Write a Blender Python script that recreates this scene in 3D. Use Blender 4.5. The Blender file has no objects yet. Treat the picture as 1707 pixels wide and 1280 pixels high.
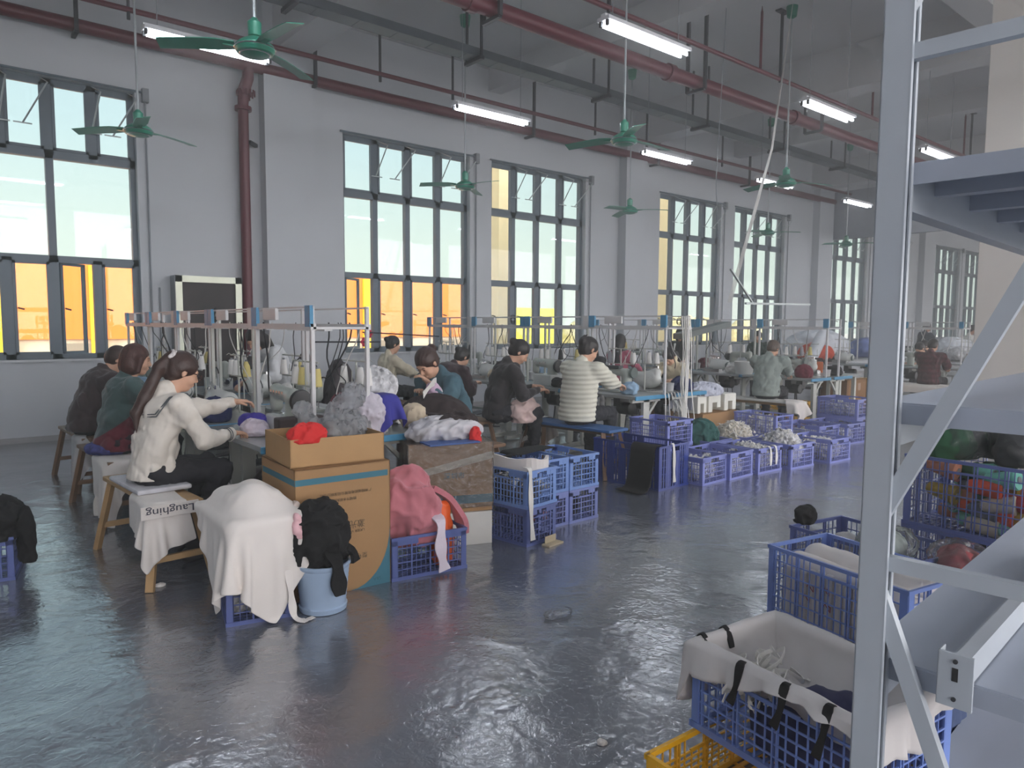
import bpy, bmesh, math, random
import numpy as np
from mathutils import Vector, Matrix

S = bpy.context.scene
COL = S.collection
R = math.radians

# ------------------------------------------------------------------ camera
YAW, PITCH, ROLL, FPX, HCAM = .694, .0818, .0057, 1200., 1.55
_f = Vector((math.sin(YAW)*math.cos(PITCH), math.cos(YAW)*math.cos(PITCH), -math.sin(PITCH)))
_r = Vector((math.cos(YAW), -math.sin(YAW), 0)); _u = _r.cross(_f)
_r2 = _r*math.cos(ROLL) + _u*math.sin(ROLL); _u2 = -_r*math.sin(ROLL) + _u*math.cos(ROLL)
cd = bpy.data.cameras.new('camera'); cam = bpy.data.objects.new('camera', cd); COL.objects.link(cam)
cd.sensor_fit = 'HORIZONTAL'; cd.sensor_width = 36; cd.lens = 36*FPX/1707; cd.clip_start = .05; cd.clip_end = 400
cam.matrix_world = Matrix(((_r2.x, _u2.x, -_f.x, 0), (_r2.y, _u2.y, -_f.y, 0), (_r2.z, _u2.z, -_f.z, HCAM), (0, 0, 0, 1)))
S.camera = cam

# ------------------------------------------------------------------ world, exposure
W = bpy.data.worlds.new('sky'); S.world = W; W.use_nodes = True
nt = W.node_tree; nt.nodes.clear()
wo = nt.nodes.new('ShaderNodeOutputWorld'); wb = nt.nodes.new('ShaderNodeBackground')
tc = nt.nodes.new('ShaderNodeTexCoord'); sx = nt.nodes.new('ShaderNodeSeparateXYZ'); cr = nt.nodes.new('ShaderNodeValToRGB')
nt.links.new(tc.outputs['Generated'], sx.inputs[0]); nt.links.new(sx.outputs['Z'], cr.inputs[0])
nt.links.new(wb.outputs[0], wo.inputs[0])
# sky towards -Y, behind the camera, brightened as added fill for the hall
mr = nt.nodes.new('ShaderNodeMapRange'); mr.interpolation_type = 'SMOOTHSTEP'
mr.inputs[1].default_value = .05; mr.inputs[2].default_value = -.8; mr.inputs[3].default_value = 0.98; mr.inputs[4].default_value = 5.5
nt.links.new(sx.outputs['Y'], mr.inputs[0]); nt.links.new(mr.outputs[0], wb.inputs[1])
m2 = nt.nodes.new('ShaderNodeMapRange'); m2.inputs[1].default_value = .05; m2.inputs[2].default_value = -.5; nt.links.new(sx.outputs['Y'], m2.inputs[0])
mc = nt.nodes.new('ShaderNodeMix'); mc.data_type = 'RGBA'; nt.links.new(m2.outputs[0], mc.inputs['Factor']); nt.links.new(cr.outputs[0], mc.inputs[6]); mc.inputs[7].default_value = (.92, .88, .88, 1)
nt.links.new(mc.outputs[2], wb.inputs[0])
e = cr.color_ramp.elements
e[0].position = 0.0; e[0].color = (.84, .92, .82, 1)
e[1].position = 1.0; e[1].color = (.36, .55, .78, 1)
for p, c in ((.10, (.84, .95, .86, 1)), (.22, (.70, .88, .90, 1)), (.40, (.55, .76, .88, 1))):
    q = e.new(p); q.color = c
S.view_settings.view_transform = 'Standard'; S.view_settings.look = 'None'
S.view_settings.gamma = 1; S.view_settings.use_curve_mapping = False
S.view_settings.exposure = 0.5
S.cycles.max_bounces = 7; S.cycles.diffuse_bounces = 4; S.cycles.glossy_bounces = 3
S.cycles.transparent_max_bounces = 16; S.cycles.transmission_bounces = 4
S.cycles.caustics_reflective = False; S.cycles.caustics_refractive = False

# ------------------------------------------------------------------ materials
def lin(c):
    return tuple(((v/255)/12.92 if v/255 <= .04045 else ((v/255+.055)/1.055)**2.4) for v in c)
MATS = {}
def M(key, rgb=(128, 128, 128), rough=.6, metal=0., var=.06, vs=6., bump=0., bs=30., emit=0., alpha=1., sheen=0., spec=.5, dist=.004, coat=0.):
    if key in MATS: return MATS[key]
    m = bpy.data.materials.new(key); MATS[key] = m; m.use_nodes = True
    t = m.node_tree; b = t.nodes['Principled BSDF']; c = lin(rgb)
    b.inputs['Roughness'].default_value = rough; b.inputs['Metallic'].default_value = metal
    b.inputs['Specular IOR Level'].default_value = spec
    co = t.nodes.new('ShaderNodeTexCoord')
    n = t.nodes.new('ShaderNodeTexNoise'); n.inputs['Scale'].default_value = vs; n.inputs['Detail'].default_value = 3
    t.links.new(co.outputs['Object'], n.inputs['Vector'])
    r = t.nodes.new('ShaderNodeValToRGB'); t.links.new(n.outputs['Fac'], r.inputs[0])
    r.color_ramp.elements[0].position = .3; r.color_ramp.elements[1].position = .7
    r.color_ramp.elements[0].color = tuple(v*(1-var) for v in c)+(1,)
    r.color_ramp.elements[1].color = tuple(min(1, v*(1+var)) for v in c)+(1,)
    t.links.new(r.outputs[0], b.inputs['Base Color'])
    if bump:
        n2 = t.nodes.new('ShaderNodeTexNoise'); n2.inputs['Scale'].default_value = bs; n2.inputs['Detail'].default_value = 4
        t.links.new(co.outputs['Object'], n2.inputs['Vector'])
        bp = t.nodes.new('ShaderNodeBump'); bp.inputs['Strength'].default_value = bump; bp.inputs['Distance'].default_value = dist
        t.links.new(n2.outputs['Fac'], bp.inputs['Height']); t.links.new(bp.outputs[0], b.inputs['Normal'])
    if emit:
        b.inputs['Emission Color'].default_value = c+(1,); b.inputs['Emission Strength'].default_value = emit
    if sheen: b.inputs['Sheen Weight'].default_value = sheen
    if coat: b.inputs['Coat Weight'].default_value = coat; b.inputs['Coat Roughness'].default_value = .1
    if alpha < 1:
        b.inputs['Alpha'].default_value = alpha
    return m
def glassy(key, rgb=(255, 255, 255), t=.75, rough=.05, bump=0., tr=.0, ior=1.4):
    """clear sheet: transparent + gloss (+ a little translucent white for film)"""
    if key in MATS: return MATS[key]
    m = bpy.data.materials.new(key); MATS[key] = m; m.use_nodes = True
    n = m.node_tree.nodes; l = m.node_tree.links; n.clear()
    o = n.new('ShaderNodeOutputMaterial'); a = n.new('ShaderNodeBsdfTransparent'); g = n.new('ShaderNodeBsdfGlossy')
    a.inputs[0].default_value = lin(rgb)+(1,); g.inputs['Roughness'].default_value = rough
    d = n.new('ShaderNodeBsdfDiffuse'); d.inputs[0].default_value = lin((225, 228, 230))+(1,)
    m1 = n.new('ShaderNodeMixShader'); m2 = n.new('ShaderNodeMixShader'); fr = n.new('ShaderNodeFresnel'); fr.inputs[0].default_value = 1.45
    m1.inputs[0].default_value = tr
    tl = n.new('ShaderNodeBsdfTranslucent'); tl.inputs[0].default_value = (.9, .9, .92, 1); m3 = n.new('ShaderNodeMixShader'); m3.inputs[0].default_value = .5; l.new(d.outputs[0], m3.inputs[1]); l.new(tl.outputs[0], m3.inputs[2])
    l.new(a.outputs[0], m1.inputs[1]); l.new(m3.outputs[0], m1.inputs[2])
    if t < 1 and not bump: m2.inputs[0].default_value = 1-t
    l.new(m1.outputs[0], m2.inputs[1]); l.new(g.outputs[0], m2.inputs[2])
    if bump:
        co = n.new('ShaderNodeTexCoord'); nz = n.new('ShaderNodeTexNoise'); nz.inputs['Scale'].default_value = 14; nz.inputs['Detail'].default_value = 5
        nz.inputs['Distortion'].default_value = 1.5
        l.new(co.outputs['Object'], nz.inputs['Vector'])
        b = n.new('ShaderNodeBump'); b.inputs['Strength'].default_value = bump; b.inputs['Distance'].default_value = .02
        l.new(nz.outputs['Fac'], b.inputs['Height']); l.new(b.outputs[0], g.inputs['Normal']); l.new(b.outputs[0], fr.inputs['Normal'])
        fr.inputs[0].default_value = ior; l.new(fr.outputs[0], m2.inputs[0])
    l.new(m2.outputs[0], o.inputs[0])
    return m

# ------------------------------------------------------------------ object helpers
def tag(o, label=None, cat=None, group=None, kind=None):
    if label: o['label'] = label
    if cat: o['category'] = cat
    if group: o['group'] = group
    if kind: o['kind'] = kind
    return o
def empty(name, loc=(0, 0, 0), rz=0, label=None, cat=None, group=None):
    o = bpy.data.objects.new(name, None); COL.objects.link(o); o.empty_display_size = .1
    o.location = loc; o.rotation_euler = (0, 0, rz); return tag(o, label, cat, group)
def obj(name, verts, faces, mat, parent=None, smooth=False, loc=(0, 0, 0), rz=0):
    me = bpy.data.meshes.new(name); me.from_pydata([tuple(v) for v in verts] if not isinstance(verts, np.ndarray) else verts.tolist(), [], faces if not isinstance(faces, np.ndarray) else faces.tolist())
    if smooth: me.polygons.foreach_set('use_smooth', [True]*len(me.polygons))
    if mat is not None: me.materials.append(mat)
    me.update()
    o = bpy.data.objects.new(name, me); COL.objects.link(o); o.location = loc; o.rotation_euler = (0, 0, rz)
    if parent is not None: o.parent = parent
    return o
def kids(o): return [c for c in list(bpy.data.objects) if c.parent is o]
def copy_tree(o, loc=None, rz=None, label=None, parent=None):
    c = o.copy(); COL.objects.link(c)
    if parent is not None: c.parent = parent
    for ch in o.children: copy_tree(ch, parent=c)
    if loc is not None: c.location = loc
    if rz is not None: c.rotation_euler = (0, 0, rz)
    if label: c['label'] = label
    return c

class MB:
    """collects boxes, bars, tubes, lathes into one mesh"""
    def __init__(s): s.v = []; s.f = []
    def add(s, v, f):
        k = len(s.v); s.v += [tuple(p) for p in v]; s.f += [tuple(i+k for i in q) for q in f]; return s
    def box(s, x0, x1, y0, y1, z0, z1, rz=0, c=None, mat=None):
        v = [Vector((x, y, z)) for x in (x0, x1) for y in (y0, y1) for z in (z0, z1)]
        if rz:
            c = Vector(c) if c is not None else Vector(((x0+x1)/2, (y0+y1)/2, 0)); rm = Matrix.Rotation(rz, 3, 'Z')
            v = [rm @ (p-c)+c for p in v]
        if mat is not None: v = [mat @ p for p in v]
        return s.add(v, [(0, 1, 3, 2), (4, 6, 7, 5), (0, 4, 5, 1), (2, 3, 7, 6), (0, 2, 6, 4), (1, 5, 7, 3)])
    def bar(s, p0, p1, w, h, up=(0, 0, 1)):
        p0 = Vector(p0); p1 = Vector(p1); d = (p1-p0).normalized(); u = Vector(up)
        if abs(d.dot(u)) > .98: u = Vector((1, 0, 0))
        a = d.cross(u).normalized(); b = a.cross(d)
        v = [p+a*(w/2*i)+b*(h/2*j) for p in (p0, p1) for i, j in ((-1, -1), (1, -1), (1, 1), (-1, 1))]
        return s.add(v, [(0, 3, 2, 1), (4, 5, 6, 7), (0, 1, 5, 4), (1, 2, 6, 5), (2, 3, 7, 6), (3, 0, 4, 7)])
    def cone(s, p0, p1, r0, r1=None, n=12):
        return s.tube([p0, p1], [r0, r0 if r1 is None else r1], n)
    def tube(s, pts, r, n=8, cap=True):
        pts = [Vector(p) for p in pts]; m = len(pts); r = r if isinstance(r, (list, tuple)) else [r]*m
        v = []; f = []; a = None
        for i, p in enumerate(pts):
            d = (pts[min(i+1, m-1)]-pts[max(i-1, 0)])
            d = d.normalized() if d.length > 1e-9 else Vector((0, 0, 1))
            if a is None:
                a = d.orthogonal().normalized()
            else:
                a = (a-d*a.dot(d)); a = a.normalized() if a.length > 1e-6 else d.orthogonal().normalized()
            b = d.cross(a)
            for k in range(n):
                t = 2*math.pi*k/n; v.append(p+(a*math.cos(t)+b*math.sin(t))*r[i])
        for i in range(m-1):
            for k in range(n):
                k2 = (k+1) % n; f.append((i*n+k, i*n+k2, (i+1)*n+k2, (i+1)*n+k))
        if cap:
            f.append(tuple(range(n-1, -1, -1))); f.append(tuple((m-1)*n+k for k in range(n)))
        return s.add(v, f)
    def lathe(s, prof, c=(0, 0, 0), n=20, axis='z'):
        v = []; f = []; m = len(prof)
        for r, z in prof:
            for k in range(n):
                t = 2*math.pi*k/n; x, y = r*math.cos(t), r*math.sin(t)
                p = (x, y, z) if axis == 'z' else ((z, x, y) if axis == 'x' else (x, z, y))
                v.append((p[0]+c[0], p[1]+c[1], p[2]+c[2]))
        for i in range(m-1):
            for k in range(n):
                k2 = (k+1) % n; f.append((i*n+k, i*n+k2, (i+1)*n+k2, (i+1)*n+k))
        f.append(tuple(range(n-1, -1, -1))); f.append(tuple((m-1)*n+k for k in range(n)))
        return s.add(v, f)
    def prism(s, poly, z0, z1, plane='xy', o=(0, 0, 0)):
        n = len(poly); v = []
        for z in (z0, z1):
            for a, b in poly:
                p = {'xy': (a, b, z), 'xz': (a, z, b), 'yz': (z, a, b)}[plane]; v.append((p[0]+o[0], p[1]+o[1], p[2]+o[2]))
        f = [tuple(range(n-1, -1, -1)), tuple(range(n, 2*n))]+[(i, (i+1) % n, (i+1) % n+n, i+n) for i in range(n)]
        return s.add(v, f)
    def build(s, name, mat, parent=None, smooth=False, loc=(0, 0, 0), rz=0, bevel=0, auto=True):
        o = obj(name, s.v, s.f, mat, parent, False, loc, rz)
        if smooth:
            o.data.polygons.foreach_set('use_smooth', [True]*len(o.data.polygons))
            bm = bmesh.new(); bm.from_mesh(o.data); bmesh.ops.recalc_face_normals(bm, faces=bm.faces)
            for ed in bm.edges:
                if len(ed.link_faces) == 2 and ed.calc_face_angle(0) > .6: ed.smooth = False
            bm.to_mesh(o.data); bm.free()
        if bevel:
            b = o.modifiers.new('b', 'BEVEL'); b.width = bevel; b.segments = 2; b.limit_method = 'ANGLE'
        return o

# ------------------------------------------------------------------ implicit surfaces (bodies, cloth heaps, bags)
def snoise(P, seed=0, freq=1., octv=3):
    rs = np.random.RandomState(seed); out = np.zeros(P.shape[:-1], np.float32); a = 1.
    w = P
    for o in range(octv):
        acc = 0
        for k in range(4):
            d = rs.normal(size=3); d /= np.linalg.norm(d); ph = rs.rand()*6.28
            acc = acc+np.sin((w@d.astype(np.float32))*freq*(2**o)*(1+.4*rs.rand())+ph+1.3*np.sin((w@rs.normal(size=3).astype(np.float32))*freq*(2**o)*.5+ph*2))
        out += acc/2.2*a; a *= .5
    return out
class SDF:
    def __init__(s, res=.01): s.p = []; s.res = res
    def cap(s, a, b, r0, r1=None, k=.02, sub=False, fl=1.):
        """tapered capsule; fl flattens it: the lateral (y) extent is r*fl"""
        s.p.append(('c', np.array(a, np.float32), np.array(b, np.float32), r0, r0 if r1 is None else r1, k, sub, fl)); return s
    def ell(s, c, r, k=.02, sub=False, rot=None):
        s.p.append(('e', np.array(c, np.float32), np.array(r, np.float32), rot, 0, k, sub, 1.)); return s
    def field(s, X, org, h):
        F = np.full(X, 1.0, np.float32)
        for t in s.p:
            k = t[5]; fl = t[7]
            if t[0] == 'c':
                a, b, r0, r1 = t[1], t[2], t[3], t[4]; rm = max(r0, r1)*max(1, fl)+k+2*h
                lo = np.minimum(a, b)-rm; hi = np.maximum(a, b)+rm
            else:
                a, r = t[1], t[2]; rm = float(r.max())+k+2*h; lo = a-rm; hi = a+rm
            i0 = np.maximum(0, np.floor((lo-org)/h).astype(int)); i1 = np.minimum(X, np.ceil((hi-org)/h).astype(int)+1)
            if (i1 <= i0).any(): continue
            gx = [org[i]+h*np.arange(i0[i], i1[i], dtype=np.float32) for i in range(3)]
            P = np.stack(np.meshgrid(*gx, indexing='ij'), -1)
            if t[0] == 'c':
                q = P-a; ab = b-a
                if fl != 1: q = q*np.array([1, 1/fl, 1], np.float32); ab = ab*np.array([1, 1/fl, 1], np.float32)
                tt = np.clip((q@ab)/max(1e-9, float(ab@ab)), 0, 1)
                d = np.linalg.norm(q-tt[..., None]*ab, axis=-1)-(r0+(r1-r0)*tt)
            else:
                q = P-a
                if t[3] is not None: q = q@t[3]
                qn = q/t[2]; l = np.linalg.norm(qn, axis=-1); g = np.linalg.norm(qn/t[2], axis=-1)
                d = l*(l-1)/np.maximum(g, 1e-6)
            sl = tuple(slice(i0[i], i1[i]) for i in range(3)); A = F[sl]
            if t[6]:
                hh = np.maximum(k-np.abs(-d-A), 0)/k; F[sl] = np.maximum(A, -d)+hh*hh*k*.25
            else:
                hh = np.maximum(k-np.abs(d-A), 0)/k; F[sl] = np.minimum(A, d)-hh*hh*k*.25
        return F
    def mesh(s, disp=None, clip=None):
        h = s.res; lo = []; hi = []
        for t in s.p:
            if t[6]: continue
            if t[0] == 'c':
                rm = max(t[3], t[4])*max(1, t[7]); lo.append(np.minimum(t[1], t[2])-rm); hi.append(np.maximum(t[1], t[2])+rm)
            else: rm = float(t[2].max()); lo.append(t[1]-rm); hi.append(t[1]+rm)
        lo = np.min(lo, 0)-.03; hi = np.max(hi, 0)+.03
        X = tuple(np.ceil((hi-lo)/h).astype(int)+1); F = s.field(X, lo, h)
        if disp or clip:
            band = np.abs(F) < .08 if not clip else np.ones(F.shape, bool)
            I = np.argwhere(band); P = (lo+I*h).astype(np.float32); v = F[band]
            if disp: v = v+disp(P)
            if clip: v = np.maximum(v, clip(P))
            F[band] = v
        return nets(F, lo, h)
def nets(F, org, h):
    F[0], F[-1] = 1, 1; F[:, 0], F[:, -1] = 1, 1; F[:, :, 0], F[:, :, -1] = 1, 1
    ins = F < 0; n = np.array(F.shape)-1
    c = np.zeros(tuple(n), np.int8)
    for i in (0, 1):
        for j in (0, 1):
            for k in (0, 1): c += ins[i:n[0]+i, j:n[1]+j, k:n[2]+k]
    A = np.argwhere((c > 0) & (c < 8)); idx = np.full(tuple(n), -1, np.int64); idx[tuple(A.T)] = np.arange(len(A))
    acc = np.zeros((len(A), 3), np.float32); cnt = np.zeros(len(A), np.float32)
    for ax in range(3):
        o = [a for a in range(3) if a != ax]
        for i in (0, 1):
            for j in (0, 1):
                d0 = np.zeros(3, int); d0[o[0]] = i; d0[o[1]] = j; d1 = d0.copy(); d1[ax] = 1
                f0 = F[tuple((A+d0).T)]; f1 = F[tuple((A+d1).T)]; m = (f0 < 0) != (f1 < 0)
                t = np.where(m, f0/np.where(m, f0-f1, 1), 0)
                p = np.tile(d0.astype(np.float32), (len(A), 1)); p[:, ax] = t
                acc[m] += p[m]; cnt[m] += 1
    V = org+(A+acc/cnt[:, None])*h
    Q = []
    for ax in range(3):
        o = [a for a in range(3) if a != ax]
        s0 = [slice(None)]*3; s1 = [slice(None)]*3; s0[ax] = slice(0, -1); s1[ax] = slice(1, None)
        m = ins[tuple(s0)] != ins[tuple(s1)]; E = np.argwhere(m)
        E = E[(E[:, o[0]] > 0) & (E[:, o[1]] > 0)]
        a, b = np.zeros(3, int), np.zeros(3, int); a[o[0]] = 1; b[o[1]] = 1
        q = np.stack([idx[tuple((E-a-b).T)], idx[tuple((E-b).T)], idx[tuple(E.T)], idx[tuple((E-a).T)]], 1)
        flip = ins[tuple(E.T)] ^ (ax == 1)
        q[~flip] = q[~flip][:, ::-1]; Q.append(q)
    return V, np.concatenate(Q)
def sdf_obj(name, s, mat, parent=None, disp=None, clip=None, loc=(0, 0, 0), rz=0):
    V, Q = s.mesh(disp, clip)
    return obj(name, V.astype(float), Q, mat, parent, True, loc, rz)
def folds(amp=.008, freq=14, seed=0, ridge=True, st=(1, 1, 1)):
    st = np.array(st, np.float32)
    def f(P):
        n = snoise(P*st, seed, freq, 3)
        return (np.abs(n)*amp*1.2-amp*.5) if ridge else n*amp
    return f

# ------------------------------------------------------------------ cloth: position based drape over boxes and floor
def drape(name, size, n, loc, rz, boxes, mat, parent=None, steps=260, seed=0, hold=None, thick=.003, wrinkle=.02, pins=None, lift=.02, fric=.5, spheres=(), shape=None, tilt=0):
    nx, ny = n; rs = np.random.RandomState(seed)
    gx, gy = np.meshgrid(np.linspace(-size[0]/2, size[0]/2, nx), np.linspace(-size[1]/2, size[1]/2, ny), indexing='ij')
    c, s_ = math.cos(rz), math.sin(rz)
    P = np.stack([loc[0]+gx*c-gy*s_, loc[1]+gx*s_+gy*c, loc[2]+lift+wrinkle*snoise(np.stack([gx, gy, gx*0], -1).astype(np.float32), seed, 9, 2)+tilt*gx], -1).astype(float)
    P[..., :2] += rs.normal(size=(nx, ny, 2))*.002
    dx, dy = size[0]/(nx-1), size[1]/(ny-1); Q = P.copy()
    cons = []
    for (a, b, l, k) in ((1, 0, dx, 1.), (0, 1, dy, 1.), (1, 1, math.hypot(dx, dy), .5), (2, 0, 2*dx, .12), (0, 2, 2*dy, .12)):
        cons.append((slice(0, nx-a), slice(a, nx), slice(0, ny-b), slice(b, ny), l, k))
        if a == 1 and b == 1: cons.append((slice(1, nx), slice(0, nx-1), slice(0, ny-1), slice(1, ny), l, k))
    h = .012; P0_ = P.copy(); hm_ = hold(P[..., 0], P[..., 1]) if hold else None
    for it in range(steps):
        v = (P-Q)*.985; Q = P.copy(); P = P+v; P[..., 2] -= .0009
        for _ in range(7):
            for ci, (a0, a1, b0, b1, l, k) in enumerate(cons):
                for par in (0, 1):
                    A = P[a0, b0]; B = P[a1, b1]; d = B-A; L = np.linalg.norm(d, axis=-1, keepdims=True)+1e-9
                    co = d*(L-l)/L*.5*k*.55
                    P[a0, b0] += co; P[a1, b1] -= co
        for (x0, x1, y0, y1, z0, z1) in boxes:
            q = np.stack([P[..., 0]-x0, x1-P[..., 0], P[..., 1]-y0, y1-P[..., 1], z1-P[..., 2]], -1)+h
            inside = (q > 0).all(-1) & (P[..., 2] > z0-h)
            if inside.any():
                mi = q.argmin(-1); pen = q.min(-1)
                for k, (ax, sg) in enumerate(((0, -1), (0, 1), (1, -1), (1, 1), (2, 1))):
                    m = inside & (mi == k); P[..., ax][m] += sg*pen[m]
                Q[inside] = Q[inside]*(1-fric)+P[inside]*fric
        for (cx, cy, cz, r) in spheres:
            d = P-np.array([cx, cy, cz]); L = np.linalg.norm(d, axis=-1, keepdims=True); m = (L < r+h)[..., 0]
            P[m] = np.array([cx, cy, cz])+d[m]/L[m]*(r+h); Q[m] = Q[m]*(1-fric)+P[m]*fric
        m = P[..., 2] < h; P[..., 2][m] = h; Q[m] = Q[m]*.4+P[m]*.6
        if hm_ is not None: P[hm_, 0] = P0_[hm_, 0]; P[hm_, 1] = P0_[hm_, 1]; Q[hm_, :2] = P[hm_, :2]
        if pins is not None:
            for (i, j, p) in pins: P[i, j] = p
    V = P.reshape(-1, 3); ok = np.ones((nx-1, ny-1), bool)
    if shape is not None:
        ok = shape((gx[:-1, :-1]+dx/2)/size[0]*2, (gy[:-1, :-1]+dy/2)/size[1]*2)
    I, J = np.nonzero(ok); Fq = np.stack([I*ny+J, (I+1)*ny+J, (I+1)*ny+J+1, I*ny+J+1], 1)
    o = V.mean(0)*0+np.array(loc)*np.array([1, 1, 0])
    b = obj(name, V-o, Fq, mat, parent, True, tuple(o) if parent is None else (0, 0, 0))
    if parent is not None:
        b.data.transform(Matrix.Translation(Vector(o)))
    if shape is not None:
        bm = bmesh.new(); bm.from_mesh(b.data); bmesh.ops.delete(bm, geom=[v for v in bm.verts if not v.link_faces], context='VERTS'); bm.to_mesh(b.data); bm.free()
    s = b.modifiers.new('thick', 'SOLIDIFY'); s.thickness = thick; s.offset = 0
    s = b.modifiers.new('sub', 'SUBSURF'); s.levels = 1; s.render_levels = 1
    return b
def text_mesh(name, body, size, mat, parent, mtx, sx=1.):
    cu = bpy.data.curves.new(name, 'FONT'); cu.body = body; cu.size = size; cu.align_x = 'CENTER'; cu.align_y = 'CENTER'; cu.extrude = .0006
    t = bpy.data.objects.new(name+'_c', cu); me = bpy.data.meshes.new_from_object(t); bpy.data.objects.remove(t)
    me.name = name; me.materials.clear(); me.materials.append(mat); me.transform(mtx @ Matrix.Diagonal((sx, 1, 1, 1)))
    o = bpy.data.objects.new(name, me); COL.objects.link(o)
    if parent is not None: o.parent = parent
    return o

# ================================================================== SETTING
WY, WF = 11.22, 11.08          # glass plane, inner wall face
m_wall = M('white_plaster_wall', (205, 208, 212), .85, var=.03, vs=1.2, bump=.1, bs=40)
m_ceil = M('grey_painted_ceiling', (214, 214, 216), .9, var=.04, vs=.8)
m_frame = M('slate_window_frame', (108, 120, 130), .45, var=.04)
m_glass = glassy('window_glass', (250, 253, 252), t=.965, rough=.02)
m_white = M('white_trim', (214, 216, 218), .6)

def floor_mat():
    m = bpy.data.materials.new('grey_epoxy_floor'); m.use_nodes = True; t = m.node_tree; n = t.nodes; l = t.links; b = n['Principled BSDF']
    co = n.new('ShaderNodeTexCoord')
    a = n.new('ShaderNodeTexNoise'); a.inputs['Scale'].default_value = .9; a.inputs['Detail'].default_value = 6; l.new(co.outputs['Object'], a.inputs['Vector'])
    r = n.new('ShaderNodeValToRGB'); r.color_ramp.elements[0].position = .35; r.color_ramp.elements[1].position = .68
    r.color_ramp.elements[0].color = lin((102, 107, 118))+(1,); r.color_ramp.elements[1].color = lin((114, 119, 129))+(1,)
    l.new(a.outputs['Fac'], r.inputs[0])
    # pale scuffs and lint specks
    s = n.new('ShaderNodeTexVoronoi'); s.inputs['Scale'].default_value = 3.1; l.new(co.outputs['Object'], s.inputs['Vector'])
    mp = n.new('ShaderNodeMath'); mp.operation = 'LESS_THAN'; mp.inputs[1].default_value = .022; l.new(s.outputs['Distance'], mp.inputs[0])
    mx = n.new('ShaderNodeMix'); mx.data_type = 'RGBA'; l.new(mp.outputs[0], mx.inputs['Factor']); l.new(r.outputs[0], mx.inputs[6]); mx.inputs[7].default_value = lin((150, 156, 166))+(1,)
    l.new(mx.outputs[2], b.inputs['Base Color'])
    g = n.new('ShaderNodeTexNoise'); g.inputs['Scale'].default_value = 2.2; g.inputs['Detail'].default_value = 7; l.new(co.outputs['Object'], g.inputs['Vector'])
    rr = n.new('ShaderNodeMapRange'); rr.inputs[1].default_value = .3; rr.inputs[2].default_value = .75; rr.inputs[3].default_value = .1; rr.inputs[4].default_value = .3
    l.new(g.outputs['Fac'], rr.inputs[0]); l.new(rr.outputs[0], b.inputs['Roughness'])
    b.inputs['Specular IOR Level'].default_value = 1.0; b.inputs['Coat Weight'].default_value = .85; b.inputs['Coat Roughness'].default_value = .13; b.inputs['Coat IOR'].default_value = 2.1
    w = n.new('ShaderNodeTexNoise'); w.inputs['Scale'].default_value = 2.6; w.inputs['Detail'].default_value = 2; w.inputs['Distortion'].default_value = .8; l.new(co.outputs['Object'], w.inputs['Vector'])
    w2 = n.new('ShaderNodeTexNoise'); w2.inputs['Scale'].default_value = 26; w2.inputs['Detail'].default_value = 4; w2.inputs['Distortion'].default_value = 1.2; l.new(co.outputs['Object'], w2.inputs['Vector'])
    b1 = n.new('ShaderNodeBump'); b1.inputs['Strength'].default_value = .7; b1.inputs['Distance'].default_value = .02; l.new(w.outputs['Fac'], b1.inputs['Height'])
    b2 = n.new('ShaderNodeBump'); b2.inputs['Strength'].default_value = .6; b2.inputs['Distance'].default_value = .0035; l.new(w2.outputs['Fac'], b2.inputs['Height']); l.new(b1.outputs[0], b2.inputs['Normal'])
    l.new(b2.outputs[0], b.inputs['Normal']); l.new(b2.outputs[0], b.inputs['Coat Normal'])
    return m
X0, X1, YB, ZC = -4.0, 44.0, -8.0, 6.35
def struct(mb, name, mat, parent=None, **k): return tag(mb.build(name, mat, parent, **k), kind='structure')
struct(MB().box(X0-.3, X1, YB, 11.4, -.2, 0), 'floor', floor_mat())
struct(MB().box(X0-.3, X1, YB, 11.4, ZC, ZC+.2), 'ceiling', m_ceil)
# window wall: sill band, head band, piers
OP = [(-3.6, 2.49), (5.58, 8.17), (8.68, 11.25), (13.74, 16.22), (16.84, 19.36), (22.05, 24.6), (25.1, 27.6), (30.3, 32.85), (33.4, 35.95)]
ZS, ZH = 1.07, 4.68
b = MB().box(X0-.3, X1, WF, 11.36, 0, ZS).box(X0-.3, X1, WF, 11.36, ZH, ZC)
ed = [X0-.3]+[v for o in OP for v in o]+[X1]
for i in range(0, len(ed), 2): b.box(ed[i], ed[i+1], WF, 11.36, ZS, ZH)
struct(b, 'wall_window_side', m_wall)
struct(MB().box(X0-.3, X0, YB, 11.36, 0, ZC), 'wall_left', m_wall)
struct(MB().box(X1, X1+.3, YB, 11.36, 0, 1.1).box(X1, X1+.3, YB, 11.36, 4.6, ZC).box(X1, X1+.3, 5, 11.36, 1.1, 4.6), 'wall_far_end', m_wall)
b = MB().box(X0-.3, X1, YB-.3, YB, 5.6, ZC).box(X0-.3, X1, YB-.3, YB, 0, .3)
for i in range(6): b.box(X0-.3+i*8.2, X0+.5+i*8.2, YB-.3, YB, .3, 5.6)
struct(b, 'wall_back', m_wall)  # unseen rear wall, left mostly open so sky fill enters the hall
struct(MB().box(X0, X1, WF-.03, WF, 0, .07), 'baseboard_window_side', M('baseboard', (170, 168, 168), .7))
# wall columns
b = MB()
for x0, x1 in ((4.2, 5.0), (12.3, 13.0), (20.9, 21.75), (28.7, 29.4)): b.box(x0, x1, WF-.22, WF, 0, ZC)
struct(b, 'trim_wall_columns', m_wall)
struct(MB().box(10.0, 10.75, 2.45, 3.18, 0, ZC), 'trim_free_column', M('cream_column', (222, 216, 208), .8, var=.03, vs=2), bevel=.01)
struct(MB().box(25.0, 25.8, 2.3, 3.0, 0, ZC), 'trim_far_column', MATS['cream_column'])
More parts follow.
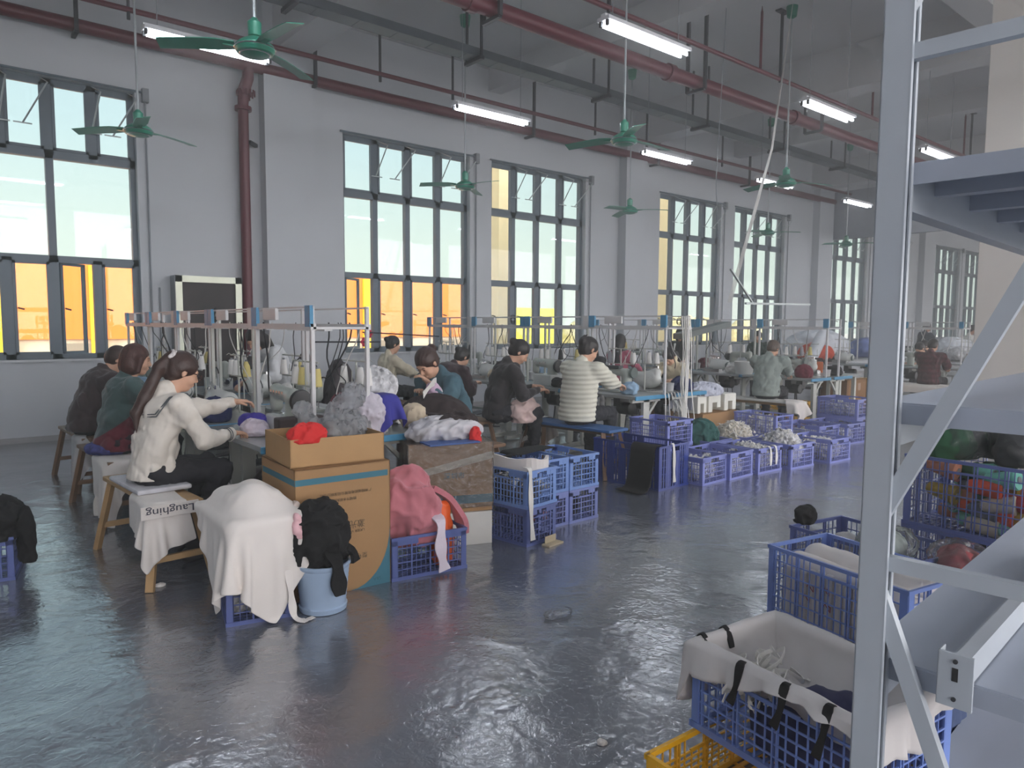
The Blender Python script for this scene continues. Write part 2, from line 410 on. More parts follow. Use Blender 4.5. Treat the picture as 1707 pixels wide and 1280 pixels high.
# ceiling beams
b = MB()
for x in (-3.9, 4.35, 12.55, 20.75, 29.0, 37.0): b.box(x, x+.5, YB, WF, 5.62, ZC)
for x in (.3, 8.6, 16.7, 25, 33): b.box(x, x+.3, YB, WF, 5.95, ZC)
for y in (-1.6, 3.6): b.box(X0, X1, y, y+.4, 5.85, ZC)
struct(b, 'trim_ceiling_beams', m_ceil)
struct(MB().box(21.8, 22.0, 2.2, WF, 4.2, 5.62), 'trim_downstand_wall', M('blue_grey_wall', (158, 163, 172), .85))

m_arm = M('pale_metal_arm', (196, 204, 204), .35, .4)
def window(n, x0, x1, lights=4, mid_every=1, arms=True, opened=(), openlow=()):
    """frame is one mesh; panes, sashes and opener arms are children"""
    ww = (x1-x0); f = MB(); t = .065; y0, y1 = WY-.03, WY+.07; w = ww/lights
    zt1, zt2 = 3.73, 2.38
    f.box(x0, x0+t, y0, y1, ZS, ZH).box(x1-t, x1, y0, y1, ZS, ZH).box(x0, x1, y0, y1, ZH-t, ZH).box(x0, x1, y0, y1, ZS, ZS+t)
    f.box(x0, x1, y0, y1, zt1-.055, zt1+.055).box(x0, x1, y0, y1, zt2-.045, zt2+.045)
    for i in range(1, lights):
        x = x0+w*i
        f.box(x-.055, x+.055, y0, y1, zt1, ZH).box(x-.055, x+.055, y0, y1, ZS, zt2)
        if i % mid_every == 0: f.box(x-.045, x+.045, y0, y1, zt2, zt1)
    o = struct(f, 'window_%d' % n, m_frame)
    for i in range(lights):
        xa, xb = x0+w*i+.05, x0+w*(i+1)-.05
        for (za, zb, low) in ((zt1+.05, ZH-.06, 0), (ZS+.06, zt2-.04, 1)):
            s = MB(); q = .035; yy0, yy1 = y0-.012, y0+.03
            s.box(xa, xa+q, yy0, yy1, za, zb).box(xb-q, xb, yy0, yy1, za, zb).box(xa, xb, yy0, yy1, za, za+q).box(xa, xb, yy0, yy1, zb-q, zb)
            so = s.build('sash', m_frame, o)
            g = MB().box(xa+q, xb-q, WY-.002, WY+.004, za+q, zb-q).build('pane', m_glass, so)
            if low and i in openlow:   # a sash standing open outwards on its left edge
                so.matrix_local = Matrix.Translation((xa, WY, 0)) @ Matrix.Rotation(R(38), 4, 'Z') @ Matrix.Translation((-xa, -WY, 0))
            if low:
                h = MB().bar((xa+.04, WY-.05, (za+zb)/2), (xa+.11, WY-.07, (za+zb)/2-.02), .02, .02)
                h.build('sash_handle', M('black_metal', (40, 40, 42), .4), so)
    for i in range(0, lights, mid_every):
        MB().box(x0+w*i+.05, x0+w*(i+mid_every)-.05, WY-.002, WY+.004, zt2+.045, zt1-.055).build('pane', m_glass, o)
    if arms:
        for i in range(0, lights, 2):
            xm = x0+w*(i+1)
            for dx, k in ((.0, 0), (w*.85, 1)):
                a = MB(); xa = xm+dx
                a.tube([(xa, WY-.1, ZH-.02), (xa+.05, WY-.38, ZH-.14), (xa-.02*(1-k)-.2*k, WY-.1, ZH-.62)], .011, 6)
                a.tube([(xa-.1-.2*k, WY-.1, ZH-.62), (xa+.1-.2*k, WY-.1, ZH-.62)], .009, 6)
                a.build('opener_arm', m_arm, o)
    r = MB().tube([(x0-.06, WF-.04, ZH+.01), (x1+.14, WF-.04, ZH+.01)], .016, 8)
    r.build('opener_rail', m_frame, o)
    if x1-x0 > 2:
        MB().box(x1+.08, x1+.16, WF-.09, WF, ZH-.12, ZH+.06).build('gear_box', M('grey_box', (140, 144, 150), .5), o)
        MB().tube([(x1+.12, WF-.03, ZH-.1), (x1+.12, WF-.03, .95)], .012, 6).build('crank_conduit', M('grey_box'), o)
    return o
w1 = window(1, -3.6, 2.49, 12, 2, openlow=(10, 7))
for i, (a, c_) in enumerate(OP[1:]): window(i+2, a, c_, 4, 1, openlow=(0,) if i in (0, 3) else ())
b = MB()
for a, c_ in OP: b.box(a-.02, c_+.02, WF-.05, WY-.03, ZS-.03, ZS)
struct(b, 'trim_window_sills', m_white)

# ------------------------------------------------------------------ outside
struct(MB().box(-60, 160, 11.4, 130, -.35, -.02), 'trim_outside_ground', M('pale_concrete_yard', (214, 205, 190), .9, var=.08, vs=.3))
struct(MB().box(-60, 110, -60, YB-.3, -.35, -.02), 'trim_rear_ground', MATS['pale_concrete_yard'])  # unseen ground, added behind the hall to bounce light onto the ceiling
bd = empty('factory_building', (2, 30, 0), 0, 'long orange factory facade with yellow stripes seen through the left windows', 'building')
m_or = M('orange_cladding', (255, 134, 48), .7, var=.03, vs=.4); m_ye = M('yellow_cladding', (255, 214, 40), .7, var=.03)
MB().box(-30, 21.5, 0, 8, .95, 3.72).build('orange_cladding_panel', m_or, bd)
MB().box(-30, 21.4, .1, 8, -.02, .95).build('plinth', M('pale_plinth', (205, 190, 165), .9, var=.2, vs=1.5), bd)
for x, y in ((.2, 0), (3.0, 0), (14.0, 0)):
    MB().box(x, x+.5, -.12, 0, .0, 3.6).build('yellow_stripe', m_ye, bd)
for i in range(7):
    MB().box(-6+i*4, -4.6+i*4, -.02, .1, .1, .8).build('plinth_vent', M('dusky_vent', (150, 138, 120), .8), bd)
yb = empty('yellow_kiosk', (28.3, 32, 0), 0, 'bright yellow block beyond the end of the orange facade', 'building')
MB().box(-1.5, 1.6, 0, 3, 0, 2.55).build('body', M('lemon_wall', (246, 240, 70), .7), yb)
MB().box(-1.0, .2, -.05, 0, 0, 1.0).build('door', M('olive_door', (196, 196, 60), .7), yb)
gb = empty('low_building', (27.5, 60, 0), 0, 'low greyish green building behind the yellow block', 'building')
MB().box(0, 14, 0, 6, 0, 5.2).build('body', M('grey_green_wall', (178, 190, 170), .8), gb)
MB().box(-.3, 14.3, -.3, 6.2, 5.2, 5.5).build('roof', M('pale_roof', (214, 220, 206), .8), gb)
ph = MB().box(12.4, 12.75, 15.5, 15.9, -.02, 9).build('gate_pillar', M('cream_render', (226, 206, 160), .8)); tag(ph, 'tall cream pillar outside, seen in the right light of the third window', 'pillar')
ph2 = copy_tree(ph, (8.5, 1.0, 0), None, 'tall cream pillar outside, seen in the right light of the fifth window')
rs = random.Random(5)
for i, (x, y, s_) in enumerate(((33.5, 33, 1.1), (37.5, 34, 1.3), (41.5, 36, 1.1), (46, 38, 1.5), (52, 40, 1.3), (59, 42, 1.7), (68, 44, 1.5))):
    s = SDF(.16*s_)
    for k in range(9): s.ell((rs.uniform(-1.4, 1.4)*s_, rs.uniform(-.8, .8)*s_, rs.uniform(.3, .9)*s_), (rs.uniform(.5, .9)*s_,)*3, .15)
    o = sdf_obj('bush', s, M('dry_foliage', (204, 192, 140), .9, var=.35, vs=3, bump=.8, bs=9, dist=.1), disp=lambda P: snoise(P, 3, 5, 3)*.12, loc=(x, y, 0))
    tag(o, 'ochre bush in the yard outside, number in line counted from the yellow block', 'bush', 'bushes in the yard'); o['label'] = 'dry ochre bush outside beyond the yellow block, %s in the line' % ('nearest', 'second', 'third', 'fourth', 'fifth', 'sixth', 'farthest')[i]

# ------------------------------------------------------------------ pipes, cable tray
m_red = M('dark_red_pipe_paint', (100, 36, 50), .4, var=.06); m_dark = M('dark_steel', (62, 64, 70), .5, .3)
def hanger(mb, x, y, z, half=.13, ztop=ZC):
    mb.bar((x, y-half, z), (x, y+half, z), .05, .04).bar((x, y-half, z), (x, y-half, ztop), .045, .045).box(x-.09, x+.09, y-half-.09, y-half+.09, ztop-.02, ztop)
p = empty('sprinkler_main', (3.98, 10.9, 5.33), 0, 'thick dark red pipe high along the window wall with its drop to the floor', 'pipe')
MB().tube([(-8, 0, 0), (18, 0, 0)], .085, 14).build('main_run', m_red, p, True)
MB().tube([(0, 0, 0), (0, 0, -.18), (-.06, .03, -.38), (-.06, .06, -.6), (-.06, .06, -5.3)], [.085, .085, .085, .075, .075], 14).build('riser', m_red, p, True)
b = MB().lathe([(.12, -.03), (.12, .03)], (-.06, .06, -.62), 14).lathe([(.11, -.03), (.11, .03)], (-.05, .05, -.4), 14)
for k in range(14):
    a = k*.45; b.cone((-.03+.12*math.cos(a), .1*math.sin(a), -.42-.03*(k % 3)), (-.03+.12*math.cos(a), .1*math.sin(a), -.36), .012, n=6)
b.build('flange', m_red, p)
MB().tube([(-.3+.09*math.cos(a), .02+.09*math.sin(a), .02) for a in [i*.6283 for i in range(11)]], .012, 6).bar((-.3, .02, -.06), (-.3, .02, .02), .02, .02).bar((-.39, .02, .02), (-.21, .02, .02), .014, .014).build('valve_wheel', MATS['black_metal'], p)
MB().bar((-.06, .0, -1.15), (-.06, .17, -1.15), .05, .03).bar((.0, 0, -1.1), (.14, .1, -1.12), .05, .05).build('pipe_clamp', m_dark, p)
for x in (-6, -2.2, 1.0, 5.5, 9.3, 13): b = MB(); hanger(b, x, 0, -.11, .13, ZC-5.33); b.build('hanger', m_dark, p)
p = empty('branch_pipe', (0, 10.4, 5.5), 0, 'thin dark red pipe running just in front of the wall main', 'pipe')
MB().tube([(-4, 0, 0), (22, 0, 0)], .035, 10).build('run', m_red, p, True)
for x in (2.3, 5.9, 7.3, 10.8, 12.4, 15.2): MB().bar((x, 0, 0), (x, 0, ZC-5.5), .03, .03).bar((x, 0, -.12), (x, 0, 0), .035, .035).build('hanger', m_dark, p)
p = empty('ceiling_main', (0, 6.9, 5.24), 0, 'thickest dark red pipe crossing the middle of the ceiling', 'pipe')
MB().tube([(-4, 0, 0), (30, 0, 0)], .1, 16).build('main_run', m_red, p, True)
b = MB()
for x in (2.0, 5.1, 8.7, 12.2, 15.8, 19.4): b.lathe([(.125, -.06), (.125, .06)], (x, 0, 0), 14, 'x')
b.build('coupling', m_red, p, True)
for x in (-1.5, 1.7, 5.4, 9.35, 12.9, 16.9): b = MB(); hanger(b, x, 0, -.13, .16, ZC-5.24); b.bar((x, .16, -.13), (x, .16, ZC-5.24), .045, .045); b.build('hanger', m_dark, p)
p = empty('branch_pipe', (0, 6.16, 5.34), 0, 'thin dark red pipe with upright sprinklers beside the ceiling main', 'pipe')
MB().tube([(-4, 0, 0), (30, 0, 0)], .032, 10).build('run', m_red, p, True)
for x in (2.6, 6.6, 10.46, 14.3, 18.5): MB().bar((x, .0, -.05), (x, .0, ZC-5.34), .035, .035).box(x-.12, x+.12, -.05, .05, ZC-5.36, ZC-5.34).build('hanger', m_dark, p)
for x in (1.9, 5.9, 9.9, 13.6, 18.1): MB().tube([(x, 0, 0), (x, 0, .85)], .02, 8).cone((x, 0, .85), (x, 0, .93), .014, .004).build('sprinkler', m_red, p)
p = empty('cable_tray', (0, 8.45, 5.3), 0, 'grey perforated cable tray hung under the ceiling', 'cable tray')
b = MB().box(-3.9, 21.7, -.12, .12, 0, .012).box(-3.9, 21.7, -.125, -.11, 0, .11).box(-3.9, 21.7, .11, .125, 0, .11)
for i in range(46): b.box(-3.8+i*.55, -3.72+i*.55, -.126, .126, -.004, .018)
b.build('tray', M('galvanised_tray', (104, 112, 118), .45, .4, var=.12, vs=4), p)
for x in (.9, 3.6, 6.3, 8.9, 11.6, 14.3, 17): b = MB(); b.bar((x, -.2, -.03), (x, .2, -.03), .06, .05).bar((x, -.17, -.03), (x, -.17, ZC-5.3-.001), .03, .03).bar((x, .17, -.03), (x, .17, ZC-5.3-.001), .03, .03); b.build('bracket', m_dark, p)
MB().tube([(-3.9, 0, .04), (21.5, 0, .05)], .02, 6).tube([(-3.9, .05, .04), (21.5, .04, .06)], .014, 6).build('cable', M('black_cable', (35, 36, 40), .5), p)
o = MB().lathe([(.05, 0), (.06, -.03), (.035, -.07)], (0, 0, 0), 14).build('smoke_detector', MATS['black_metal'], None, True, (8.9, 8.0, ZC)); tag(o, 'small dark smoke detector on the ceiling above the cable tray', 'detector')

# ------------------------------------------------------------------ tube lights
m_tube = M('lit_tube', (240, 246, 255), .5, emit=22); m_fix = M('white_enamel', (222, 224, 228), .4)
def tube_light(x, y, z, label):
    t = empty('tube_light', (x, y, z), 0, label, 'light', 'twin tube lights under the ceiling')
    MB().box(-.63, .63, -.075, .075, .0, .035).box(-.63, .63, -.03, .03, .035, .06).build('housing', m_fix, t)
    for s in (-1, 1):
        MB().tube([(-.59, s*.04, -.03), (.59, s*.04, -.03)], .016, 10).build('tube', m_tube, t, True)
        for q in (-.625, .6): MB().box(q, q+.025, s*.04-.014, s*.04+.014, -.05, 0).build('lamp_holder', MATS['black_metal'], t)
    for s in (-1, 1): MB().tube([(s*.5, 0, .05), (s*.5, 0, ZC-z)], .004, 5).build('hanging_wire', M('grey_box'), t)
    return t
lab = iter(['left of the big green fan', 'over the pair of tall windows', 'hidden partly by the second near fan', 'above the far dark window bars', 'right of the far green fan', 'farthest over the window row', 'deep in the window side row'])
for k, x in enumerate((2.5, 6.2, 9.95, 13.35, 16.9, 20.6, 24.3)): tube_light(x, 7.9, 4.4, 'lit twin tube light in the window side row, '+next(lab))
for k, (x, l) in enumerate(((-1.6, 'before the near wall end'), (2.0, 'above the left benches'), (5.75, 'brightest and nearest at the top middle'), (9.45, 'beside the rod of the middle fan'), (13.15, 'right of the grey rack post'), (16.9, 'beyond the rack'), (20.6, 'far behind the rack'), (24.3, 'last of that row'))):
    tube_light(x, 4.85, 4.4, 'lit twin tube light in the middle row, '+l)
for k, x in enumerate((-1.6, 2, 5.7, 9.4)): tube_light(x, 1.5, 4.4, 'lit twin tube light over the near aisle, %s' % ('first', 'second', 'third', 'fourth')[k])
for k, x in enumerate((-1.6, 2, 5.7, 9.4)): tube_light(x, -2.0, 4.4, 'lit twin tube light over the rear aisle, %s' % ('first', 'second', 'third', 'fourth')[k])

# ------------------------------------------------------------------ ceiling fans
m_green = M('green_enamel', (44, 138, 112), .35, var=.05, coat=.3); m_rod = M('pale_rod', (176, 182, 184), .4, .3)
def fan(x, y, a, label, zf=3.74):
    t = empty('ceiling_fan', (x, y, zf), 0, label, 'fan', 'green ceiling fans')
    MB().lathe([(.02, .09), (.06, .085), (.12, .05), (.15, .02), (.155, -.01), (.14, -.035), (.1, -.05), (.06, -.06), (.03, -.065)], n=28).build('motor_housing', m_green, t, True)
    MB().lathe([(.157, -.004), (.162, .0), (.157, .008)], n=28).lathe([(.118, -.047), (.122, -.043), (.116, -.04)], n=28).build('trim_ring', M('chrome_ring', (200, 204, 206), .2, .9), t, True)
    MB().lathe([(.018, .08), (.05, .1), (.055, .2), (.02, .24)], n=16).build('lower_cup', m_green, t, True)
    MB().tube([(0, 0, .1), (0, 0, ZC-zf-.05)], .013, 8).build('rod', m_rod, t)
    MB().lathe([(.02, ZC-zf-.18), (.07, ZC-zf-.15), (.085, ZC-zf-.02), (.085, ZC-zf)], n=16).build('canopy', m_green, t, True)
    for k in range(3):
        b = MB(); an = R(a+120*k); n = 9; v = []; th = R(12)
        for i in range(n):
            u = i/(n-1); r = .15+u*.57; w = .055+.028*min(1, u*4)-.012*u; z = .015-.03*u*u
            for s, dz in ((-1, -math.sin(th)*w), (1, math.sin(th)*w)):
                for tt in (0, .006): v.append((r, s*w*math.cos(th)+(.004 if u > .95 else 0), z+dz+tt-.006*abs(0)))
        f = []
        for i in range(n-1):
            q = i*4; p_ = q+4
            f += [(q, q+2, p_+2, p_), (q+1, p_+1, p_+3, q+3), (q, p_, p_+1, q+1), (q+2, q+3, p_+3, p_+2)]
        f += [(0, 1, 3, 2), (4*n-4, 4*n-2, 4*n-1, 4*n-3)]
        rm = Matrix.Rotation(an, 3, 'Z'); b.add([rm @ Vector(p_) for p_ in v], f)
        b.build('blade', m_green, t, True)
        MB().bar(rm @ Vector((.1, 0, .0)), rm @ Vector((.24, 0, .015)), .05, .012).build('blade_bracket', m_green, t)
    return t
for x, y, a, l in ((2.22, 5.91, 32, 'biggest green ceiling fan, nearest at the upper left'), (2.11, 9.26, 21, 'green ceiling fan before the left window'),
                   (6.87, 9.45, 35, 'green ceiling fan before the second window, blades edge on'), (6.61, 5.89, -5, 'green ceiling fan in the middle with a sunlit orange looking blade'),
                   (10.68, 9.34, 65, 'green ceiling fan before the wall between window pairs'), (10.42, 5.98, -33, 'green ceiling fan over the right workers'),
                   (15.6, 9.37, 57, 'small green ceiling fan before the fifth window'), (19.27, 9.26, 35, 'farthest green ceiling fan below the blue grey wall')):
    fan(x, y, a, l)

# ================================================================== PEOPLE
m_skin = M('skin', (214, 168, 140), .55, var=.04, vs=9); m_skin2 = M('skin_tan', (176, 128, 102), .55, var=.05, vs=9)
m_hair = M('black_hair', (36, 30, 30), .45, var=.2, vs=40, bump=.5, bs=90, dist=.003)
m_hairb = M('brown_hair', (62, 42, 36), .45, var=.2, vs=40, bump=.5, bs=90, dist=.003)
def V3(*a): return np.array(a, float)
def ik(s, h, l1, l2, pole):
    d = h-s; L = np.linalg.norm(d); L2 = min(L, (l1+l2)*.985); d = d/L
    h = s+d*L2; a = (l1*l1-l2*l2+L2*L2)/(2*L2); r = math.sqrt(max(0, l1*l1-a*a))
    p = pole-d*(pole@d); p = p/np.linalg.norm(p)
    return s+d*a+p*r, h
def person(label, loc, rz, cloth, pants=None, seat=.5, stand=False, lean=18, hpitch=25, hyaw=0, hands=((.5, .14, .8), (.5, -.14, .8)), res=.009,
           hair='bun', hmat=None, skin=None, scale=1., bulk=1., poles=None, fseed=0, extra=None, legs=True, puffy=False, hood=False, feet=None):
    sk = skin or m_skin; hm = hmat or m_hair; pants = pants or M('black_trousers', (38, 38, 44), .8, var=.1, bump=.3, bs=20)
    hz = .86 if stand else seat+.085
    def dr(a, yw=0): a = R(a); return V3(math.sin(a)*math.cos(yw), math.sin(a)*math.sin(yw), math.cos(a))
    P0 = V3(0, 0, hz); P1 = P0+.17*dr(lean*.5); P2 = P1+.21*dr(lean); P3 = P2+.12*dr(lean*1.25)
    hf = V3(math.cos(R(hpitch))*math.cos(R(hyaw)), math.cos(R(hpitch))*math.sin(R(hyaw)), -math.sin(R(hpitch)))
    hl = V3(-math.sin(R(hyaw)), math.cos(R(hyaw)), 0); hu = np.cross(hf, hl)
    N = P3+.075*dr(lean*1.1+hpitch*.3); HC = N+hu*.085+hf*.02
    def H(x, y, z): return HC+hf*x+hl*y+hu*z
    rot = np.stack([hf, hl, hu], 1)
    sh = [P3+V3(0, s*.165*bulk, -.055) for s in (1, -1)]
    body = SDF(res); cl = SDF(max(res, .009)); b = bulk
    # torso under clothes, neck, head
    body.cap(P0, P1, .09, .085, .03, fl=1.25).cap(P1, P2, .085, .09, .03, fl=1.25).cap(P2, P3-V3(0, 0, .03), .085, .05, .03, fl=1.5)
    body.cap(P3-V3(0, 0, .02), HC-hu*.05-hf*.02, .05, .048, .02)
    body.ell(H(-.012, 0, .028), (.093, .074, .092), .02, rot=rot).ell(H(.022, 0, -.035), (.066, .057, .082), .025, rot=rot).ell(H(.055, 0, -.093), (.024, .026, .02), .03, rot=rot)
    body.cap(H(.086, 0, .006), H(.104, 0, -.026), .008, .012, .012).cap(H(.094, .011, -.032), H(.094, -.011, -.032), .009, .009, .006)
    body.cap(H(.074, .034, .024), H(.084, .012, .022), .011, .01, .014).cap(H(.074, -.034, .024), H(.084, -.012, .022), .011, .01, .014)
    for s in (1, -1):
        body.ell(H(.093, s*.031, .004), (.014, .018, .01), .012, True, rot).ell(H(.074, s*.031, .004), (.012, .013, .009), .006, rot=rot)
        body.ell(H(.058, s*.036, -.035), (.028, .024, .028), .02, rot=rot).ell(H(-.008, s*.076, -.006), (.017, .008, .031), .007, rot=rot)
    body.cap(H(.089, .018, -.057), H(.089, -.018, -.057), .0075, .0075, .008).cap(H(.086, .014, -.068), H(.086, -.014, -.068), .008, .008, .008)
    # arms and hands
    pz = poles or (V3(-.35, .5, -.8), V3(-.35, -.5, -.8)); wr = []
    for i, s in enumerate((1, -1)):
        E, Wp = ik(sh[i], V3(*hands[i]), .27, .235, np.array(pz[i], float)); wr.append((E, Wp))
        body.cap(sh[i], E, .042, .036, .02).cap(E, Wp, .036, .024, .02)
        d = (Wp-E)/np.linalg.norm(Wp-E); d2 = d*.85+V3(.25, 0, -.12); d2 /= np.linalg.norm(d2)
        n = V3(0, 0, -1)-d2*(V3(0, 0, -1)@d2); n /= np.linalg.norm(n); sd = np.cross(n, d2)*s
        pc = Wp+d2*.045
        body.cap(Wp+d2*.01, Wp+d2*.04+sd*.012, .021, .02, .014).cap(pc+sd*.018, pc+d2*.038+sd*.022, .013, .011, .012).cap(pc-sd*.014, pc+d2*.036-sd*.018, .013, .011, .012).cap(pc, pc+d2*.04, .014, .012, .012)
        for k, (of, ln) in enumerate(((.026, .07), (.009, .078), (-.009, .072), (-.026, .056))):
            a = pc+d2*.036+sd*of; m1 = a+(d2*.9+n*.35)*ln*.45+sd*of*.2; m2 = m1+(d2*.55+n*.75)*ln*.35; m3 = m2+(d2*.1+n*.95)*ln*.25
            rf = max(.0078, res*.85); body.cap(a, m1, rf+.001, rf, .004).cap(m1, m2, rf, rf*.95, .003).cap(m2, m3, rf*.95, rf*.85, .003)
        a = pc-d2*.02+sd*.03; m1 = a+(d2*.6+sd*.65+n*.3)*.034; m2 = m1+(d2*.85+sd*.1+n*.4)*.03
        body.cap(pc-d2*.02+sd*.012, a, .013, .012, .01).cap(a, m1, .011, .0098, .005).cap(m1, m2, .0098, .0085, .004)
    # legs
    L = []
    for i, s in enumerate((1, -1)):
        hp = P0+V3(0, s*.088, -.01)
        if stand: kn = V3(.02, s*.1, .47); an = V3(-.01, s*.11, .09)
        else:
            kn = V3(.40, s*.12, seat+.06); an = V3(.37 if not feet else feet[i][0], s*.12 if not feet else feet[i][1], .09)
        L.append((hp, kn, an)); body.cap(hp, kn, .068, .048, .03).cap(kn, an, .046, .03, .02)
    o = sdf_obj('person', body, sk, loc=loc, rz=rz); tag(o, label, 'person'); o.scale = (scale,)*3
    # top
    pf = .02 if puffy else 0
    hem = P0+V3(-.01, 0, -.03 if not stand else -.06)
    cl.cap(hem, P1, (.122+pf)*b, (.112+pf)*b, .03, fl=1.28).cap(P1, P2, (.112+pf)*b, (.118+pf)*b, .03, fl=1.32).cap(P2, P3-V3(0, 0, .045), .11*b, .06, .03, fl=1.55)
    cl.cap(sh[0]-V3(0, .03, 0), sh[1]+V3(0, .03, 0), .06*b, None, .04)
    for i in (0, 1):
        E, Wp = wr[i]; Wc = E+(Wp-E)*.93
        cl.cap(sh[i], E, (.064+pf*.7)*b, (.056+pf*.7)*b, .03).cap(E, Wc, (.058+pf*.6)*b, .036, .025)
    cl.cap(P3-V3(0, 0, .01)-.02*hf, P3+V3(.0, 0, .02)-.015*hf, .07, .06, .02)
    if hood:
        q = P3+V3(-.075, 0, -.01); cl.cap(q+V3(0, .06, 0), q-V3(0, .06, 0), .045, None, .02).cap(q+V3(-.02, 0, -.05), q+V3(.03, 0, .02), .06, .05, .03)
    nf = snoise
    if puffy:
        def dp(P): return np.cos((P[..., 2]-P[..., 0]*math.tan(R(lean))*.3)*2*math.pi/.046)*.0042+snoise(P, fseed, 30, 2)*.002
    else:
        def dp(P): return np.abs(snoise(P*np.array([1, 1, .8], np.float32), fseed, 17, 3))*-.015+.008+snoise(P, fseed+5, 70, 2)*.001
    zc = -1. if stand else seat+(.045 if res < .007 else .012)
    sdf_obj('jacket' if puffy else 'top', cl, cloth, o, dp, clip=lambda P: zc-P[..., 2])
    # trousers
    if legs:
        t = SDF(max(res, .01)); t.cap(P0-V3(0, 0, .02), P0+V3(0, 0, .06), .1*b, .094*b, .03, fl=1.28)
        for hp, kn, an in L: t.cap(hp, kn, .08*b, .066, .03).cap(kn, an+V3(0, 0, .03), .066, .05, .02)
        sdf_obj('trousers', t, pants, o, lambda P: -np.abs(snoise(P, fseed+9, 30, 3))*.012+.005)
        for i, (hp, kn, an) in enumerate(L):
            q = SDF(max(res, .01)); q.cap(an+V3(-.03, 0, -.045), an+V3(.13, 0, -.055), .042, .034, .02).cap(an+V3(-.03, 0, -.03), an+V3(.03, 0, .01), .042, .04, .02)
            sdf_obj('shoe', q, M('dark_shoe', (52, 50, 54), .6), o, clip=lambda P: .012-P[..., 2])
    # hair
    h = SDF(max(.006, res*.8))
    h.ell(H(-.02, 0, .034), (.104, .085, .098), .02, rot=rot)
    if hair in ('bun', 'pony', 'clip'): h.ell(H(-.045, 0, -.02), (.07, .068, .07), .03, rot=rot)
    if hair == 'short': h.ell(H(-.04, 0, -.02), (.07, .07, .07), .03, rot=rot)
    if hair == 'bob': h.ell(H(-.035, 0, -.045), (.095, .09, .1), .04, rot=rot).cap(H(.03, .078, .02), H(.025, .085, -.09), .022, .018, .03).cap(H(.03, -.078, .02), H(.025, -.085, -.09), .022, .018, .03)
    if hair == 'long': h.ell(H(-.035, 0, -.05), (.09, .088, .11), .04, rot=rot).cap(H(-.06, 0, -.08), P3+V3(-.1, 0, -.12), .075, .06, .04, fl=1.2)
    h.ell(H(.125, 0, -.055), (.09, .082, .115), .012, True, rot)
    h.ell(H(-.03, 0, -.15), (.12, .12, .07), .01, True, rot) if hair in ('short', 'bun', 'clip') else None
    if hair == 'bun': h.ell(H(-.115, 0, .05), (.042, .046, .04), .012, rot=rot)
    if hair == 'clip': h.ell(H(-.11, 0, .045), (.04, .05, .05), .015, rot=rot).cap(H(-.13, 0, .06), H(-.1, .03, .12), .014, .006, .01).cap(H(-.13, 0, .06), H(-.11, -.03, .12), .014, .006, .01)
    if hair == 'pony':
        A = H(-.105, 0, .07); B = A+V3(-.075, .0, -.075); C = P3+V3(-.15, 0, -.02); D = P2+V3(-.165, 0, -.0); E2 = P2+V3(-.17, -.02, -.12)
        h.cap(A, B, .032, .037, .02).cap(B, C, .037, .036, .02).cap(C, D, .036, .028, .02).cap(D, E2, .028, .008, .02)
    fh = hf.astype(np.float32)
    sdf_obj('hair', h, hm, o, lambda P: np.sin(((P-HC.astype(np.float32))@hl.astype(np.float32))*260+2*snoise(P, 2, 18, 1))*.0013+snoise(P, 1, 34, 2)*.0022)
    if hair == 'pony':
        s = SDF(.006)
        for k in range(9):
            a = k*.698; c = A+(hl*math.cos(a)+np.cross(hl, V3(-.7, 0, .7))*math.sin(a))*.028
            s.ell(c, (.02, .02, .018), .008)
        sdf_obj('scrunchie', s, M('floral_scrunchie', (214, 208, 206), .8, var=.3, vs=60), o, lambda P: snoise(P, 4, 120, 2)*.003)
    if res <= .0085:
        for s in (1, -1):
            MB().lathe([(.0, -.004), (.007, -.002), (.0085, 0), (.007, .002), (0, .004)], n=10, axis='x').build('eye', M('dark_iris', (36, 26, 24), .2), o, True).matrix_local = Matrix.Translation(Vector(H(.085, s*.031, .003))) @ Matrix(np.stack([hf, hl, hu], 1).tolist()).to_4x4() @ Matrix.Diagonal((.7, 1.25, .5, 1))
            MB().tube([H(.088, s*.014, .021), H(.089, s*.03, .026), H(.078, s*.046, .021)], [.0022, .003, .0018], 6).build('eyebrow', hm, o)
        MB().tube([H(.0955, .019, -.0615), H(.099, 0, -.0605), H(.0955, -.019, -.0615)], [.0015, .0035, .0015], 6).build('lips', M('lips', (172, 96, 92), .5), o)
    if extra: extra(o, H, locals())
    return o

m_wh = M('white_jersey_cloth', (232, 226, 220), .85, var=.03, bump=.25, bs=24, sheen=.2)
def glasses(o, H, L):
    m = M('dark_glasses_frame', (52, 26, 30), .3)
    for s in (1, -1):
        MB().tube([H(.112, s*.034+.023*math.cos(a), .0+.017*math.sin(a)) for a in [i*math.pi/7 for i in range(15)]], .003, 6).tube([H(.11, s*.056, .006), H(.06, s*.082, .01), H(-.01, s*.086, .006)], .0032, 6).build('glasses_rim', m, o)
        MB().lathe([(.0, 0), (.021, 0), (.021, .001), (0, .001)], n=12, axis='x').build('lens', glassy('lens_glass', (240, 240, 245), t=.9), o).matrix_local = Matrix.Translation(Vector(H(.112, s*.034, 0))) @ Matrix(np.stack([L['hf'], L['hl'], L['hu']], 1).tolist()).to_4x4()
    MB().tube([H(.112, -.011, .004), H(.114, 0, .007), H(.112, .011, .004)], .0022, 6).build('glasses_bridge', m, o)
